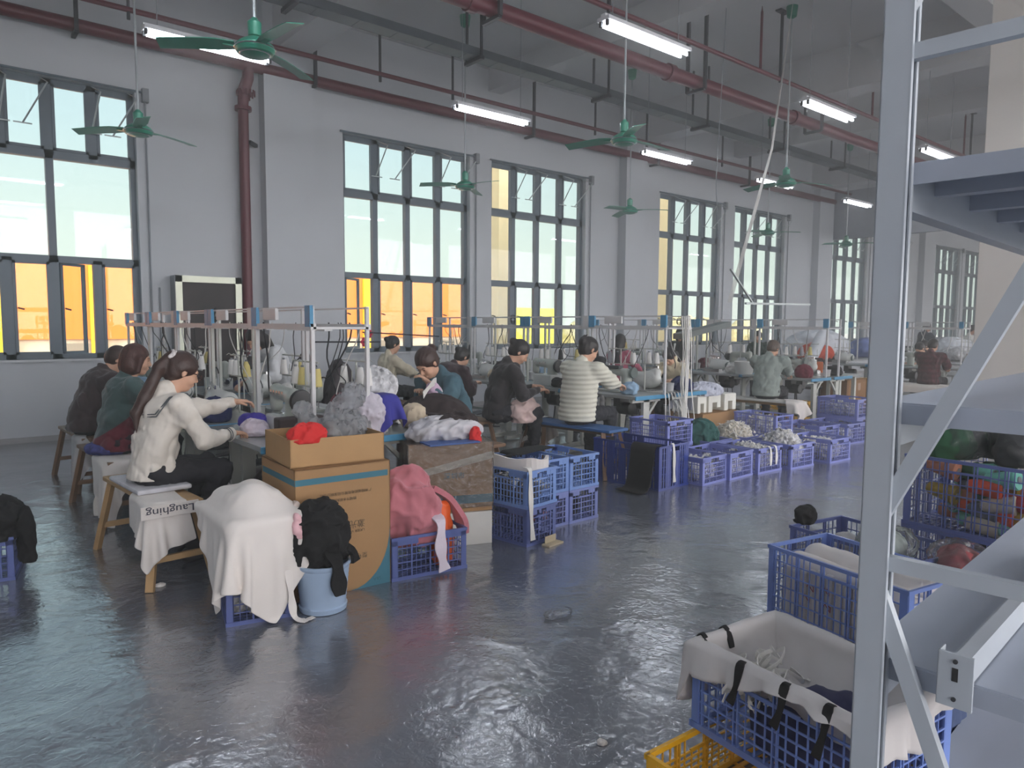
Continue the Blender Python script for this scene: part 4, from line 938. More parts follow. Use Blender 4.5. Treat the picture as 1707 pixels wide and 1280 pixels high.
# bench covers
cloth('seat_cloth', 'white printed cloth with dark lettering hanging over the nearest bench end', 'cloth', size=(.42, .62), n=(22, 32), loc=(1.1, 4.62, .53), rz=R(4), boxes=((.985, 1.275, 4.44, 5.56, .3, .5),), mat=m_wh, steps=150, seed=2, wrinkle=.01)
cloth('seat_cloth', 'white cloth draped over the second bench and hanging in points', 'cloth', size=(.72, .62), n=(30, 26), loc=(1.15, 6.25, .53), rz=R(20), boxes=((1.06, 1.34, 6.04, 7.16, .3, .5),), mat=m_wh, steps=150, seed=3)
cloth('seat_cloth', 'grey white cloth over the third bench', 'cloth', size=(.5, .5), n=(20, 20), loc=(1.17, 7.6, .53), rz=R(0), boxes=((1.11, 1.39, 7.45, 8.55, .3, .5),), mat=M('grey_white_cloth', (190, 188, 188), .85), steps=120, seed=4)
cloth('seat_cloth', 'white cloth tied over the far end of the blue bench', 'cloth', size=(.75, .5), n=(28, 20), loc=(5.42, 6.0, .53), rz=0, boxes=((5.26, 5.58, 4.88, 6.12, .3, .5),), mat=m_wh, steps=130, seed=5)
cloth('seat_cloth', 'white cloth corner hanging from the near end of the blue bench', 'cloth', size=(.55, .45), n=(24, 20), loc=(5.5, 4.92, .53), rz=R(30), boxes=((5.26, 5.58, 4.88, 6.12, .3, .5),), mat=m_wh, steps=130, seed=6)
cloth('seat_cloth', 'pale cloth hanging from the near corner of the right bench', 'cloth', size=(.5, .45), n=(20, 18), loc=(9.5, 5.2, .53), rz=R(30), boxes=((9.35, 9.65, 5.1, 6.4, .3, .5),), mat=m_wh, steps=110, seed=7)
cloth('seat_cloth', 'long pale sheet over the far bench beneath the plaid shirt', 'cloth', size=(.6, 1.5), n=(16, 34), loc=(14.3, 5.2, .53), rz=0, boxes=((14.15, 14.45, 4.45, 6.05, .3, .5),), mat=m_wh, steps=90, seed=8)
o = heap('seat_cushion', 'dark blue patterned cushion under the two tone fleece', 'cushion', (1.2, 6.42), (.26, .24, .09), M('patterned_cushion', (66, 70, 128), .8, var=.6, vs=30), 3, .515, .008, 9, .01, 3)
o = MB().box(-.16, .16, -.3, .3, 0, .03).build('seat_pad', M('printed_white_pad', (206, 206, 212), .8, var=.1, vs=18), None, False, (1.13, 5.0, .515), R(4), .012); tag(o, 'flat white pad on the nearest pine bench', 'cushion')

# ================================================================== CRATES
M('blue_plastic', (116, 130, 190), .38, var=.05, coat=.1); M('deep_blue_plastic', (34, 58, 138), .35, var=.05, coat=.2); M('violet_blue_plastic', (130, 140, 206), .4, var=.05); M('light_blue_plastic', (120, 152, 212), .38, var=.05); M('yellow_plastic', (236, 178, 28), .4, var=.05); M('slate_blue_plastic', (92, 106, 164), .38, var=.05)
def crate_mb(Wd, L, H, big=False, solid=False):
    """open plastic crate: lattice walls of real bars, rim, corner posts, floor"""
    b = MB(); t = .006; rw = .014
    x, y = Wd/2, L/2
    for a0, a1, c0, c1 in ((-x-rw/2, x+rw/2, -y-rw/2, -y+rw/2), (-x-rw/2, x+rw/2, y-rw/2, y+rw/2), (-x-rw/2, -x+rw/2, -y, y), (x-rw/2, x+rw/2, -y, y)):
        b.box(a0, a1, c0, c1, H-.018, H).box(a0, a1, c0, c1, 0, .022)
    for sx_ in (-1, 1):
        for sy in (-1, 1):
            b.box(min(sx_*x, sx_*(x-.035)), max(sx_*x, sx_*(x-.035)), sy*y-t/2, sy*y+t/2, .01, H-.01).box(sx_*x-t/2, sx_*x+t/2, min(sy*y, sy*(y-.035)), max(sy*y, sy*(y-.035)), .01, H-.01)
    nh = 5 if big else 4; hb = [.022+(H-.07-.022)*(i+1)/nh for i in range(nh)]
    for ax, ln, off in (('x', Wd, y), ('y', L, x)):
        n = max(3, int(ln/(.036 if big else .030))); hw = ln*.16
        for s in (-1, 1):
            def bb(u0, u1, z0, z1, tt=t):
                if ax == 'x': b.box(u0, u1, s*off-tt/2, s*off+tt/2, z0, z1)
                else: b.box(s*off-tt/2, s*off+tt/2, u0, u1, z0, z1)
            for i in range(1, n):
                u = -ln/2+ln*i/n; wd = (.05 if i % 4 == 0 else .017) if solid else (.009 if (i % 4 == 0) else .0035)
                if wd == .009 and big and not solid: bb(u-.01, u-.005, .01, H-.018, .011); bb(u+.005, u+.01, .01, H-.018, .011)
                else: bb(u-wd/2, u+wd/2, .01, (H-.07 if abs(u) < hw else H-.012), t+(.002 if wd > .005 else 0))
            for z in hb: bb(-ln/2, ln/2, z-.003, z+.003, t*.9)
            bb(-ln/2, -hw, H-.05, H-.012) if not big else None
            bb(hw, ln/2, H-.05, H-.012) if not big else None
            bb(-hw, hw, H-.075, H-.062)
    for i in range(int(L/.04)): b.box(-x, x, -y+.02+i*.04, -y+.035+i*.04, .004, .01)
    for i in range(int(Wd/.06)): b.box(-x+.02+i*.06, -x+.03+i*.06, -y, y, .002, .008)
    return b
CR = {}
def crate(x, y, z, rz, mat, label, size=(.32, .5, .265), big=False, name='plastic_crate'):
    k = (size, big, mat)
    if k in CR:
        o = CR[k].copy(); COL.objects.link(o); o.location = (x, y, z); o.rotation_euler = (0, 0, rz)
    else:
        o = crate_mb(size[0], size[1], size[2], big, 'deep' in mat).build(name, MATS[mat], None, False, (x, y, z), rz); CR[k] = o
    return tag(o, label, 'crate')
def scraps(x, y, z, w, l, h, rz, mats, seed, label, n=34):
    """a crateful of loose cut pieces, nobody could count them"""
    q = random.Random(seed); s = SDF(.013)
    s.ell((0, 0, h*.4), (w*.46, l*.46, h*.5), .03); s.cap((-w*.2, -l*.25, h*.3), (w*.1, l*.3, h*.35), h*.33, None, .03)
    def d(P): return (.5-np.abs(snoise(P+.03*np.stack([snoise(P, seed+1, 30, 1)]*3, -1), seed, 48, 3)))*-.05+.006
    o = sdf_obj('fabric_scraps', s, mats[0], None, d, lambda P: np.maximum(np.maximum(np.abs(P[..., 0])-w/2+.015, np.abs(P[..., 1])-l/2+.015), .012-P[..., 2]), (x, y, z), rz)
    tag(o, label, 'fabric scraps', None, 'stuff')
    b = MB()
    for k in range(n):
        a = q.uniform(0, 6.28); cx, cy = q.uniform(-w*.42, w*.42), q.uniform(-l*.42, l*.42); cz = h*(.92-.5*((cx/(w*.6))**2+(cy/(l*.6))**2)); ln = q.uniform(.04, .12)
        pts = [Vector((cx+ln*(i/4-.5)*math.cos(a)+.01*math.sin(i*2+k), cy+ln*(i/4-.5)*math.sin(a), cz+.02*math.sin(i*1.3+k))) for i in range(5)]
        for i in range(4): b.bar(pts[i], pts[i+1], .022, .002)
    b.build('loose_strips', mats[-1], o)
    return o
m_scr = M('white_grey_scraps', (206, 206, 208), .85, var=.4, vs=14, bump=.4, bs=20); m_scr2 = M('mixed_dark_scraps', (120, 118, 124), .85, var=.8, vs=12, bump=.4, bs=20); m_strip = M('white_strips', (228, 226, 220), .8)
# near left: two stacked crates under the big white cloth
A1 = R(-13)
crate(1.38, 3.88, 0, A1, 'slate_blue_plastic', 'blue crate on the floor under the big white cloth, lower of its stack')
crate(1.38, 3.88, .268, A1, 'slate_blue_plastic', 'blue crate under the big white cloth, upper of its stack')
scraps(1.38, 3.88, .01, .3, .48, .26, A1, (m_scr, m_strip), 1, 'white red and black offcuts filling the lower crate under the big white cloth')
scraps(1.38, 3.88, .28, .3, .48, .34, A1, (m_scr2, m_strip), 2, 'mixed offcuts heaped in the upper crate under the big white cloth')
for k, (dx, c_) in ((1, (.1, (236, 190, 196))),):
    o = heap('pink_offcut', 'x', 'offcut', (1.4+dx, 3.60-.03*k, ), (.03, .025, .12), M('red_cloth' if k == 0 else 'pale_pink_cloth', c_, .85), 5+k, .12+.3*k, .01, 14, .008, 2); o['label'] = ('red offcut pressed against the front of the lower near crate', 'pale pink offcut poking from the upper near crate')[k]
cloth('white_cloth', 'big white jersey cloth over the nearest crate stack, hanging to the floor at its left', 'cloth', size=(.86, .86), n=(46, 46), loc=(1.31, 3.69, .74), rz=R(-42), thick=.004,
      boxes=((1.165, 1.60, 3.585, 4.16, 0, .55), (1.24, 1.5, 3.72, 4.06, .5, .64)), spheres=((1.36, 3.80, .57, .12), (1.42, 3.98, .57, .1)), mat=m_wh, steps=230, seed=12, wrinkle=.03, fric=.6, hold=lambda X, Y: (X > 1.24) & (X < 1.5) & (Y > 3.70) & (Y < 4.02))
o = heap('beige_cloth', 'beige and pink cloth hanging from the right side of the upper near crate', 'cloth', (1.55, 3.70), (.04, .06, .2), M('beige_cloth', (214, 198, 188), .85), 15, .36, .012, 12, .009, 3)
MB_ = MB().tube([(1.47, 3.53, .26), (1.475, 3.505, .14), (1.48, 3.49, .05), (1.5, 3.46, .01), (1.56, 3.44, .012)], .0, 4)
def ribbon(name, label, pts, w, mat, nrm=(1, 0, 0), cat='strip', t=.003, parent=None):
    """a soft flat strip following pts"""
    sp_ = []; P = [Vector(p) for p in pts]
    for i in range(len(P)-1):
        for u in (0, .25, .5, .75):
            p0, p1, p2, p3 = [P[min(len(P)-1, max(0, i+j))] for j in (-1, 0, 1, 2)]
            sp_.append(.5*((2*p1)+(p2-p0)*u+(2*p0-5*p1+4*p2-p3)*u*u+(3*p1-p0-3*p2+p3)*u**3))
    sp_.append(P[-1]); v = []; f = []; n = Vector(nrm).normalized(); m = len(sp_)
    for i, p in enumerate(sp_):
        d = (sp_[min(i+1, m-1)]-sp_[max(0, i-1)]).normalized(); a = (n-d*n.dot(d)); a = a.normalized() if a.length > .1 else Vector((0, 1, 0)); b = d.cross(a)*(t/2); ww = w/2*(1+.25*math.sin(i*.9))
        for s1, s2 in ((-1, -1), (1, -1), (1, 1), (-1, 1)): v.append(p+a*ww*s1+b*s2)
    for i in range(m-1):
        for k in range(4): f.append((i*4+k, i*4+(k+1) % 4, i*4+4+(k+1) % 4, i*4+4+k))
    f += [(3, 2, 1, 0), (4*m-4, 4*m-3, 4*m-2, 4*m-1)]
    c = sum(sp_, Vector())/m; c.z = 0
    if parent is None: o = obj(name, [q-c for q in v], f, mat, None, False, c)
    else: o = obj(name, v, f, mat, parent)
    if label: tag(o, label, cat)
    return o
ribbon('cloth_strip', 'white strip hanging from the lower near crate and curling on the floor', [(1.45, 3.56, .27), (1.455, 3.545, .18), (1.46, 3.54, .09), (1.47, 3.53, .02), (1.5, 3.49, .008), (1.56, 3.5, .008)], .035, m_wh)
# crate at the left frame edge with black cloth
crate(.3, 5.45, 0, R(-12), 'slate_blue_plastic', 'blue crate cut by the left edge of the view')
heap('black_cloth', 'black cloth heaped over the crate at the left edge', 'cloth', (.3, 5.42), (.26, .36, .2), m_blk, 22, .24, .03, 8, .014)
heap('black_cloth', 'black cloth corner hanging down the side of the crate at the left edge', 'cloth', (.47, 5.2), (.05, .1, .3), m_blk, 23, .1, .015, 9, .011, 3)
# bucket
bk = empty('plastic_bucket', (1.66, 3.6, 0), 0, 'pale blue ribbed plastic bucket with black cloth on top', 'bucket')
pr = [(.115, 0), (.125, .004), (.13, .03), (.122, .035)]+[(.121+.0013*i+(.002 if i % 2 else 0), .04+.0125*i) for i in range(17)]+[(.152, .255), (.152, .268), (.14, .268), (.118, .02), (.0, .018)]
MB().lathe(pr, n=36).build('body', M('pale_blue_plastic', (166, 188, 214), .4, var=.03), bk, True)
heap('black_cloth', 'black cloth piled on the pale blue bucket', 'cloth', (1.65, 3.6), (.2, .17, .3), m_blk, 31, .25, .03, 9, .009, 6)
ribbon('black_cloth', 'black cloth sleeve hanging down the front of the pale blue bucket', [(1.66, 3.5, .34), (1.665, 3.435, .29), (1.67, 3.43, .2), (1.675, 3.425, .12)], .07, m_blk, (1, 0, 0), 'cloth', .02)
ribbon('black_cloth', 'black cloth end sticking out right of the bucket', [(1.72, 3.58, .36), (1.8, 3.53, .31), (1.815, 3.52, .25)], .06, m_blk, (1, .6, 0), 'cloth', .022)
# ---------------- cartons
m_kraft = M('kraft_cardboard', (172, 134, 92), .75, var=.05, vs=4, bump=.12, bs=60); m_kraftd = M('kraft_cardboard_inside', (140, 106, 74), .8)
m_prt = M('blue_green_print', (66, 122, 140), .7); m_ink = M('faded_grey_print', (96, 82, 64), .8)
def open_box(name, label, x, y, z, rz, Wd, L, H, mat=None, t=.006, open_top=True):
    mat = mat or m_kraft; o = empty(name, (x, y, z), rz, label, 'box'); b = MB()
    b.box(-Wd/2, Wd/2, -L/2, -L/2+t, 0, H).box(-Wd/2, Wd/2, L/2-t, L/2, 0, H).box(-Wd/2, -Wd/2+t, -L/2, L/2, 0, H).box(Wd/2-t, Wd/2, -L/2, L/2, 0, H).box(-Wd/2, Wd/2, -L/2, L/2, 0, t)
    if not open_top: b.box(-Wd/2, Wd/2, -L/2, L/2, H-t, H)
    b.build('carton', mat, o); return o
ca = open_box('cardboard_box', 'tall brown carton with blue stripe and upside down print, behind the bucket', 1.88, 4.02, 0, R(-3), .58, .56, .745, open_top=False)
MB().box(-.288, .275, -.2812, -.2802, .655, .69).build('printed_stripe', m_prt, ca); MB().box(-.2912, -.2902, -.28, .26, .655, .69).build('printed_stripe', m_prt, ca)
pl = [(.285, 0), (.285, .34)]+[(.285-.26*(1-math.cos(a))*.98, .34-.34*math.sin(a)) for a in [R(10*i) for i in range(10)]]
MB().prism(pl, -.2812, -.2801, 'xz').build('printed_corner', m_prt, ca)
def onface(x, z, rot=180): return Matrix.Translation((x, -.2815, z)) @ Matrix.Rotation(R(90), 4, 'X') @ Matrix.Rotation(R(rot), 4, 'Z')
text_mesh('lettering', '激光冷水机', .05, m_ink, ca, onface(.0, .395)); text_mesh('lettering', 'LASER WATER COOLER', .022, m_ink, ca, onface(.0, .352), 1.05)
text_mesh('lettering', '广州特域机电有限公司深圳分公司', .021, m_ink, ca, onface(.01, .585)); text_mesh('lettering', '特域冷水机制造', .021, m_ink, ca, onface(.0, .548)); text_mesh('lettering', '型号:', .035, m_ink, ca, onface(.1, .2)); text_mesh('lettering', 'S&A', .03, M('teal_print', (52, 100, 112), .7), ca, onface(.2, .04))
tr = open_box('cardboard_tray', 'shallow open carton full of plastic bags on the tall brown carton', 1.88, 4.03, .747, R(-6), .56, .5, .16, M('kraft_tray_board', (186, 148, 102), .75, var=.05, bump=.12, bs=60))
m_film = glassy('clear_plastic_film', (252, 253, 255), t=.8, rough=.12, bump=.9, tr=.42, ior=1.18)
def bag(label, c, r, seed, z0=0, mat=None, up=.5, amp=.05, freq=9, res=.009, name='plastic_bag', tie=True):
    q = random.Random(seed); s = SDF(res)
    s.ell((0, 0, r[2]*.45), (r[0]*.85, r[1]*.85, r[2]*.5), .05)
    if tie: s.cap((0, 0, r[2]*.6), (q.uniform(-.3, .3)*r[0], q.uniform(-.3, .3)*r[1], r[2]*1.0), r[0]*.45, r[0]*.18, .06).cap((q.uniform(-.3, .3)*r[0], 0, r[2]*1.0), (q.uniform(-.5, .5)*r[0], q.uniform(-.5, .5)*r[1], r[2]*1.3), r[0]*.14, r[0]*.4, .05)
    o = sdf_obj(name, s, mat or m_film, None, lambda P: (.4-np.abs(snoise(P*np.array([1, 1, .6], np.float32), seed, freq*3.5, 3)))*-amp, lambda P: -P[..., 2], (c[0], c[1], z0)); return tag(o, label, 'plastic bag')
bag('clear plastic bag standing tallest in the shallow carton', (1.96, 3.97), (.19, .14, .27), 51, .77, amp=.04, freq=16)
bag('crumpled clear plastic bag at the left of the shallow carton', (1.8, 4.08), (.15, .14, .2), 52, .76, amp=.03, freq=13)
bag('clear plastic bag bulging over the right edge of the shallow carton', (2.13, 4.12), (.13, .12, .2), 53, .79, amp=.03, freq=13)
heap('red_cloth', 'red cloth lying over the left rim of the shallow carton', 'cloth', (1.7, 3.85), (.13, .06, .09), M('bright_red_cloth', (214, 44, 44), .8), 55, .88, .014, 16, .008, 5)
heap('red_cloth', 'dark red scrap between the clear bags in the shallow carton', 'cloth', (1.86, 3.9), (.07, .05, .1), M('red_cloth'), 56, .86, .012, 14, .008, 4)
# wrapped carton on a white box
A2 = R(-21)
def corner(xr, yr, w, l, rz):     # centre of a box whose near right corner is at (xr, yr)
    c_, s_ = math.cos(rz), math.sin(rz); return xr+(-w/2*c_-l/2*s_), yr+(-w/2*s_+l/2*c_)
cx, cy = corner(3.11, 3.95, .36, .4, A2)
wb = empty('white_carton', (cx, cy, 0), A2, 'white carton on the floor under the film wrapped carton', 'box'); MB().box(-.18, .18, -.2, .2, 0, .235).build('carton', M('white_board', (226, 224, 216), .7), wb, bevel=.003); MB().box(-.181, .181, -.02, .02, .2353, .236).build('tape', M('pale_tape', (200, 190, 170), .3), wb)
cx, cy = corner(3.12, 3.96, .6, .46, A2)
wc = empty('wrapped_carton', (cx, cy, .237), A2, 'brown carton wrapped in clear film with a pale diagonal tape and blue band', 'box')
MB().box(-.3, .3, -.23, .23, 0, .49).build('carton', m_kraft, wc, bevel=.006)
MB().box(-.301, .301, -.2315, -.23, .06, .12).build('blue_band', m_prt, wc)
MB().bar((-.3, -.2325, .27), (.3, -.2325, .40), .002, .05, (0, 0, 1)).build('diagonal_tape', M('pale_tape'), wc)
s = SDF(.012)
s.cap((-.26, -.19, .1), (.26, -.19, .42), .05, None, .02); s.cap((-.26, -.19, .42), (.26, -.19, .1), .05, None, .02)
fb = MB().box(-.306, .306, -.237, .237, .03, .497).build('film', glassy('stretch_film', (250, 250, 252), t=.9, rough=.1, bump=1., tr=.06, ior=1.9), wc)
text_mesh('lettering', '深圳市', .05, m_prt, wc, Matrix.Translation((.02, -.2335, .26)) @ Matrix.Rotation(R(90), 4, 'X'))
heap('folded_garments', 'white and dark garments lying on the film wrapped carton', 'garments', (cx, cy), (.3, .26, .13), M('mixed_white_garments', (206, 204, 208), .85, var=.25, vs=5), 61, .73, .03, 8, .012, 5)
heap('black_garment', 'dark garment on top of the film wrapped carton', 'garment', (cx+.1, cy-.02), (.2, .13, .08), M('black_brown_cloth', (52, 42, 42), .85), 62, .81, .016, 10, .01, 4)
heap('red_cloth', 'small red cloth on the front edge of the film wrapped carton', 'cloth', (cx+.09, cy-.26), (.045, .03, .09), M('bright_red_cloth'), 63, .72, .01, 16, .007, 3)
o = MB().box(-.16, .22, -.1, .08, 0, .012).build('blue_folder', M('blue_board', (64, 92, 150), .6), None, False, (cx-.12, cy-.2, .733), R(-10), .003); tag(o, 'flat blue board under the garments on the wrapped carton', 'board')
# pink garment crate
A3 = R(-8)
pcx, pcy = 2.43, 3.84
crate(pcx, pcy, 0, A3, 'slate_blue_plastic', 'blue crate holding the pink garment, between the brown and white cartons', (.5, .33, .265))
m_pink = M('dusty_pink_fleece', (196, 120, 130), .9, var=.06, bump=.3, bs=30, sheen=.3)
heap('pink_garment', 'dusty pink fleece garment piled high on the middle crate', 'garment', (pcx-.05, pcy+.02), (.235, .17, .42), m_pink, 71, .16, .035, 5.5, .011, 6)
heap('orange_bag', 'bright orange packet standing in the crate below the pink garment', 'packet', (pcx+.14, pcy-.06), (.085, .06, .33), M('bright_orange_plastic', (236, 98, 34), .5), 72, .02, .01, 8, .009, 3)
ribbon('pink_sleeve', 'pink sleeve of the fleece hanging over the right end of the crate', [(pcx+.1, pcy, .5), (pcx+.2, pcy-.05, .42), (pcx+.25, pcy-.1, .3), (pcx+.265, pcy-.12, .2)], .09, m_pink, (0, 1, 0), 'garment', .035)
ribbon('white_cloth', 'white cloth strip hanging down the front of the pink garment crate', [(pcx+.05, pcy-.1, .36), (pcx+.04, pcy-.19, .32), (pcx+.02, pcy-.215, .2), (pcx+.03, pcy-.22, .1), (pcx+.04, pcy-.23, .03)], .07, M('lilac_white_cloth', (226, 214, 226), .85), (1, 0, 0), 'cloth', .008)
# stacks right of the wrapped carton
S1 = ((3.36, 3.99, R(8)), (3.71, 4.21, R(2)), (4.04, 4.21, R(1)))
nm = ('front left stack of three beside the wrapped carton', 'middle stack of the three beside the wrapped carton', 'right stack of the three beside the wrapped carton')
for i, (x, y, a) in enumerate(S1):
    crate(x, y, 0, a, 'slate_blue_plastic' if i == 0 else 'blue_plastic', 'blue crate, bottom of the '+nm[i]); crate(x, y, .267, a, 'light_blue_plastic', 'light blue crate, top of the '+nm[i])
scraps(3.36, 3.99, .28, .3, .48, .2, R(8), (M('black_white_offcuts', (96, 96, 102), .85, var=.9, vs=9), m_strip), 5, 'black and white offcuts in the top crate of the front left stack')
scraps(3.71, 4.21, .01, .3, .48, .2, R(2), (M('pink_red_offcuts', (196, 120, 124), .85, var=.6, vs=9), m_strip), 6, 'pink offcuts in the bottom crate of the middle stack')
heap('black_cloth', 'black cloth in the bottom crate of the right stack', 'cloth', (4.04, 4.2), (.14, .22, .22), m_blk, 81, .01, .02, 9, .013)
cloth('black_cloth', 'black cloth lying across the tops of the three crate stacks', 'cloth', size=(.75, .42), n=(32, 20), loc=(3.66, 4.36, .56), rz=R(12), boxes=((3.22, 3.55, 3.76, 4.24, 0, .54), (3.56, 3.87, 3.96, 4.46, 0, .535), (3.88, 4.2, 3.96, 4.46, 0, .535)), mat=m_blk, steps=60, seed=82, thick=.01, wrinkle=.03)
ribbon('white_lining', 'crumpled white lining with black tabs inside the front left top crate', [(3.2, 4.2, .545), (3.24, 4.0, .56), (3.3, 3.8, .55), (3.42, 3.76, .555), (3.5, 3.8, .55)], .1, m_wh, (0, 0, 1), 'cloth', .02)
ribbon('cloth_strip', 'white strip hanging down the front corner of the three crate stacks', [(3.27, 3.78, .555), (3.26, 3.715, .54), (3.255, 3.7, .38), (3.26, 3.695, .2), (3.27, 3.69, .05)], .035, m_strip)
o = MB().box(-.08, .08, -.035, .035, 0, .01).prism([(-.06, 0), (.06, 0), (.06, .06), (-.06, .06)], .02, .024, 'xz').build('card_scrap', M('beige_card', (196, 182, 152), .8), None, False, (3.43, 3.66, .0), R(8)); tag(o, 'flat beige card scrap on the floor below the front left crate stack', 'card')
# large deep blue crate with black cloth
crate(5.53, 4.64, 0, R(3), 'deep_blue_plastic', 'large deep blue crate with a black cloth over its corner', (.48, .8, .42), True)
MB().box(-.22, .22, -.38, .38, .012, .014).build('liner', m_dark, None, False, (5.53, 4.64, 0), R(3)).name = 'crate_liner'
tag(bpy.data.objects['crate_liner'], 'dark sheet lying in the bottom of the large deep blue crate', 'sheet')
cloth('black_cloth', 'black cloth hanging over the near corner of the large deep blue crate', 'cloth', size=(.86, .3), n=(38, 15), loc=(5.18, 4.38, .56), rz=R(0), boxes=((5.27, 5.34, 4.22, 5.04, 0, .42), (5.3, 5.77, 4.24, 4.3, 0, .42)), mat=m_blk, steps=130, seed=84, thick=.012, wrinkle=.05, hold=lambda X, Y: (X > 5.24) & (X < 5.37))
ribbon('cloth_strip', 'white strip hanging from the rim of the large deep blue crate', [(5.53, 4.28, .42), (5.53, 4.235, .425), (5.535, 4.225, .3), (5.53, 4.22, .17), (5.54, 4.22, .06)], .035, m_strip)
# row of low crates
low = ((6.03, 4.38, 3), (6.47, 4.36, 2), (6.98, 4.33, -2), (7.5, 4.24, -4), (8.18, 4.15, -3))
for i, (x, y, a) in enumerate(low):
    crate(x, y, 0, R(a), 'violet_blue_plastic', 'violet blue crate in the low front row, %s from the deep blue crate' % ORD[i], (.43, .52, .27))
    scraps(x, y, .01, .42, .51, (.24, .22, .3, .42, .27)[i], R(a), (m_scr, m_strip), 90+i, 'white offcuts in the low front crate row, %s from the deep blue crate' % ORD[i])
low2 = ((6.3, 5.0, 0), (6.95, 4.93, 0), (7.55, 4.86, 0))
for i, (x, y, a) in enumerate(low2):
    crate(x, y, 0, R(a), 'violet_blue_plastic', 'violet blue crate in the second crate row, %s from the quilted jacket' % ORD[i], (.56, .33, .27) if 0 else (.43, .52, .27))
crate(6.3, 5.0, .272, 0, 'violet_blue_plastic', 'violet blue crate stacked at the table corner behind the deep blue crate', (.43, .52, .27))
heap('green_cloth', 'dark green crumpled cloth on the second crate row', 'cloth', (6.9, 4.9), (.26, .26, .26), M('dark_green_cloth', (40, 88, 84), .85), 101, .16, .03, 9, .013, 5)
scraps(7.5, 4.86, .03, .5, .5, .42, 0, (M('ivory_offcuts', (222, 214, 200), .85, var=.12), m_strip), 102, 'ivory offcuts heaped beside the green cloth', 50)
crate(8.4, 5.02, 0, R(-4), 'violet_blue_plastic', 'tall violet blue crate full of scraps, before the right bench', (.36, .62, .44), True)
scraps(8.4, 5.02, .01, .33, .6, .44, R(-4), (m_scr, m_strip), 103, 'grey white offcuts in the tall crate before the right bench')
for i, (x, y, z) in enumerate(((9.15, 4.8, 0), (9.66, 4.68, 0), (10.3, 4.85, 0), (10.3, 4.85, .272))):
    crate(x, y, z, R(-5), 'violet_blue_plastic', 'violet blue crate left of the rack post, '+('nearest the bench', 'touching the post edge in view', 'far one at the bottom', 'far one on top')[i], (.46, .6, .27))
    scraps(x, y, z+.01, .4, .5, .2, R(-5), (m_scr, m_strip), 110+i, 'offcuts in the crate left of the rack post, '+('nearest the bench', 'touching the post edge', 'far bottom one', 'far top one')[i])
for i, (a, c_) in enumerate(((6.93, 4.05), (7.04, 4.05))):
    ribbon('cloth_strip', ('left', 'right')[i]+' white strip hanging on the third low front crate', [(a, c_+.06, .28), (a, c_, .275), (a+.01, c_-.012, .18), (a, c_-.015, .08)], .035, m_strip)
# carton with foam blocks and folded cloth
cb = open_box('cardboard_box', 'plain brown carton under the white foam blocks', 8.0, 5.65, 0, R(2), .8, .5, .44, open_top=False)
m_foam = M('white_polystyrene', (236, 236, 226), .8, bump=.15, bs=80)
for i, (x, w) in enumerate(((7.68, .1), (7.95, .14), (8.3, .14))):
    o = MB().box(-w, w, -.2, .2, 0.12, .22).box(-w, -w*.35, -.2, .2, 0, .13).box(w*.4, w, -.2, .2, 0 if i != 1 else .05, .13).build('foam_block', m_foam, None, False, (x, 5.65, .442), R(2), .008); tag(o, 'white notched polystyrene block on the plain carton, %s' % ('left', 'middle', 'right')[i], 'foam block')
cloth('folded_cloth', 'pale blue grey knit cloth spread over the foam blocks', 'cloth', size=(.78, .40), n=(36, 20), loc=(7.85, 5.68, .72), rz=R(-4), boxes=((7.6, 8.42, 5.46, 5.84, .4, .665),), mat=M('blue_grey_knit', (196, 200, 214), .9, var=.08, vs=20, bump=.4, bs=40), steps=90, seed=120, thick=.02, wrinkle=.03)
heap('folded_cloth', 'ribbed pale cloth piled over the near edge of the foam blocks', 'cloth', (7.85, 5.6), (.40, .24, .13), MATS['blue_grey_knit'], 121, .66, .03, 11, .014, 6)

# ================================================================== RIGHT FOREGROUND CRATES
m_film2 = glassy('thin_clear_film', (250, 252, 254), t=.85, rough=.1, bump=.8, tr=.10)
M('mid_blue_plastic', (112, 138, 204), .35, var=.05, coat=.15)
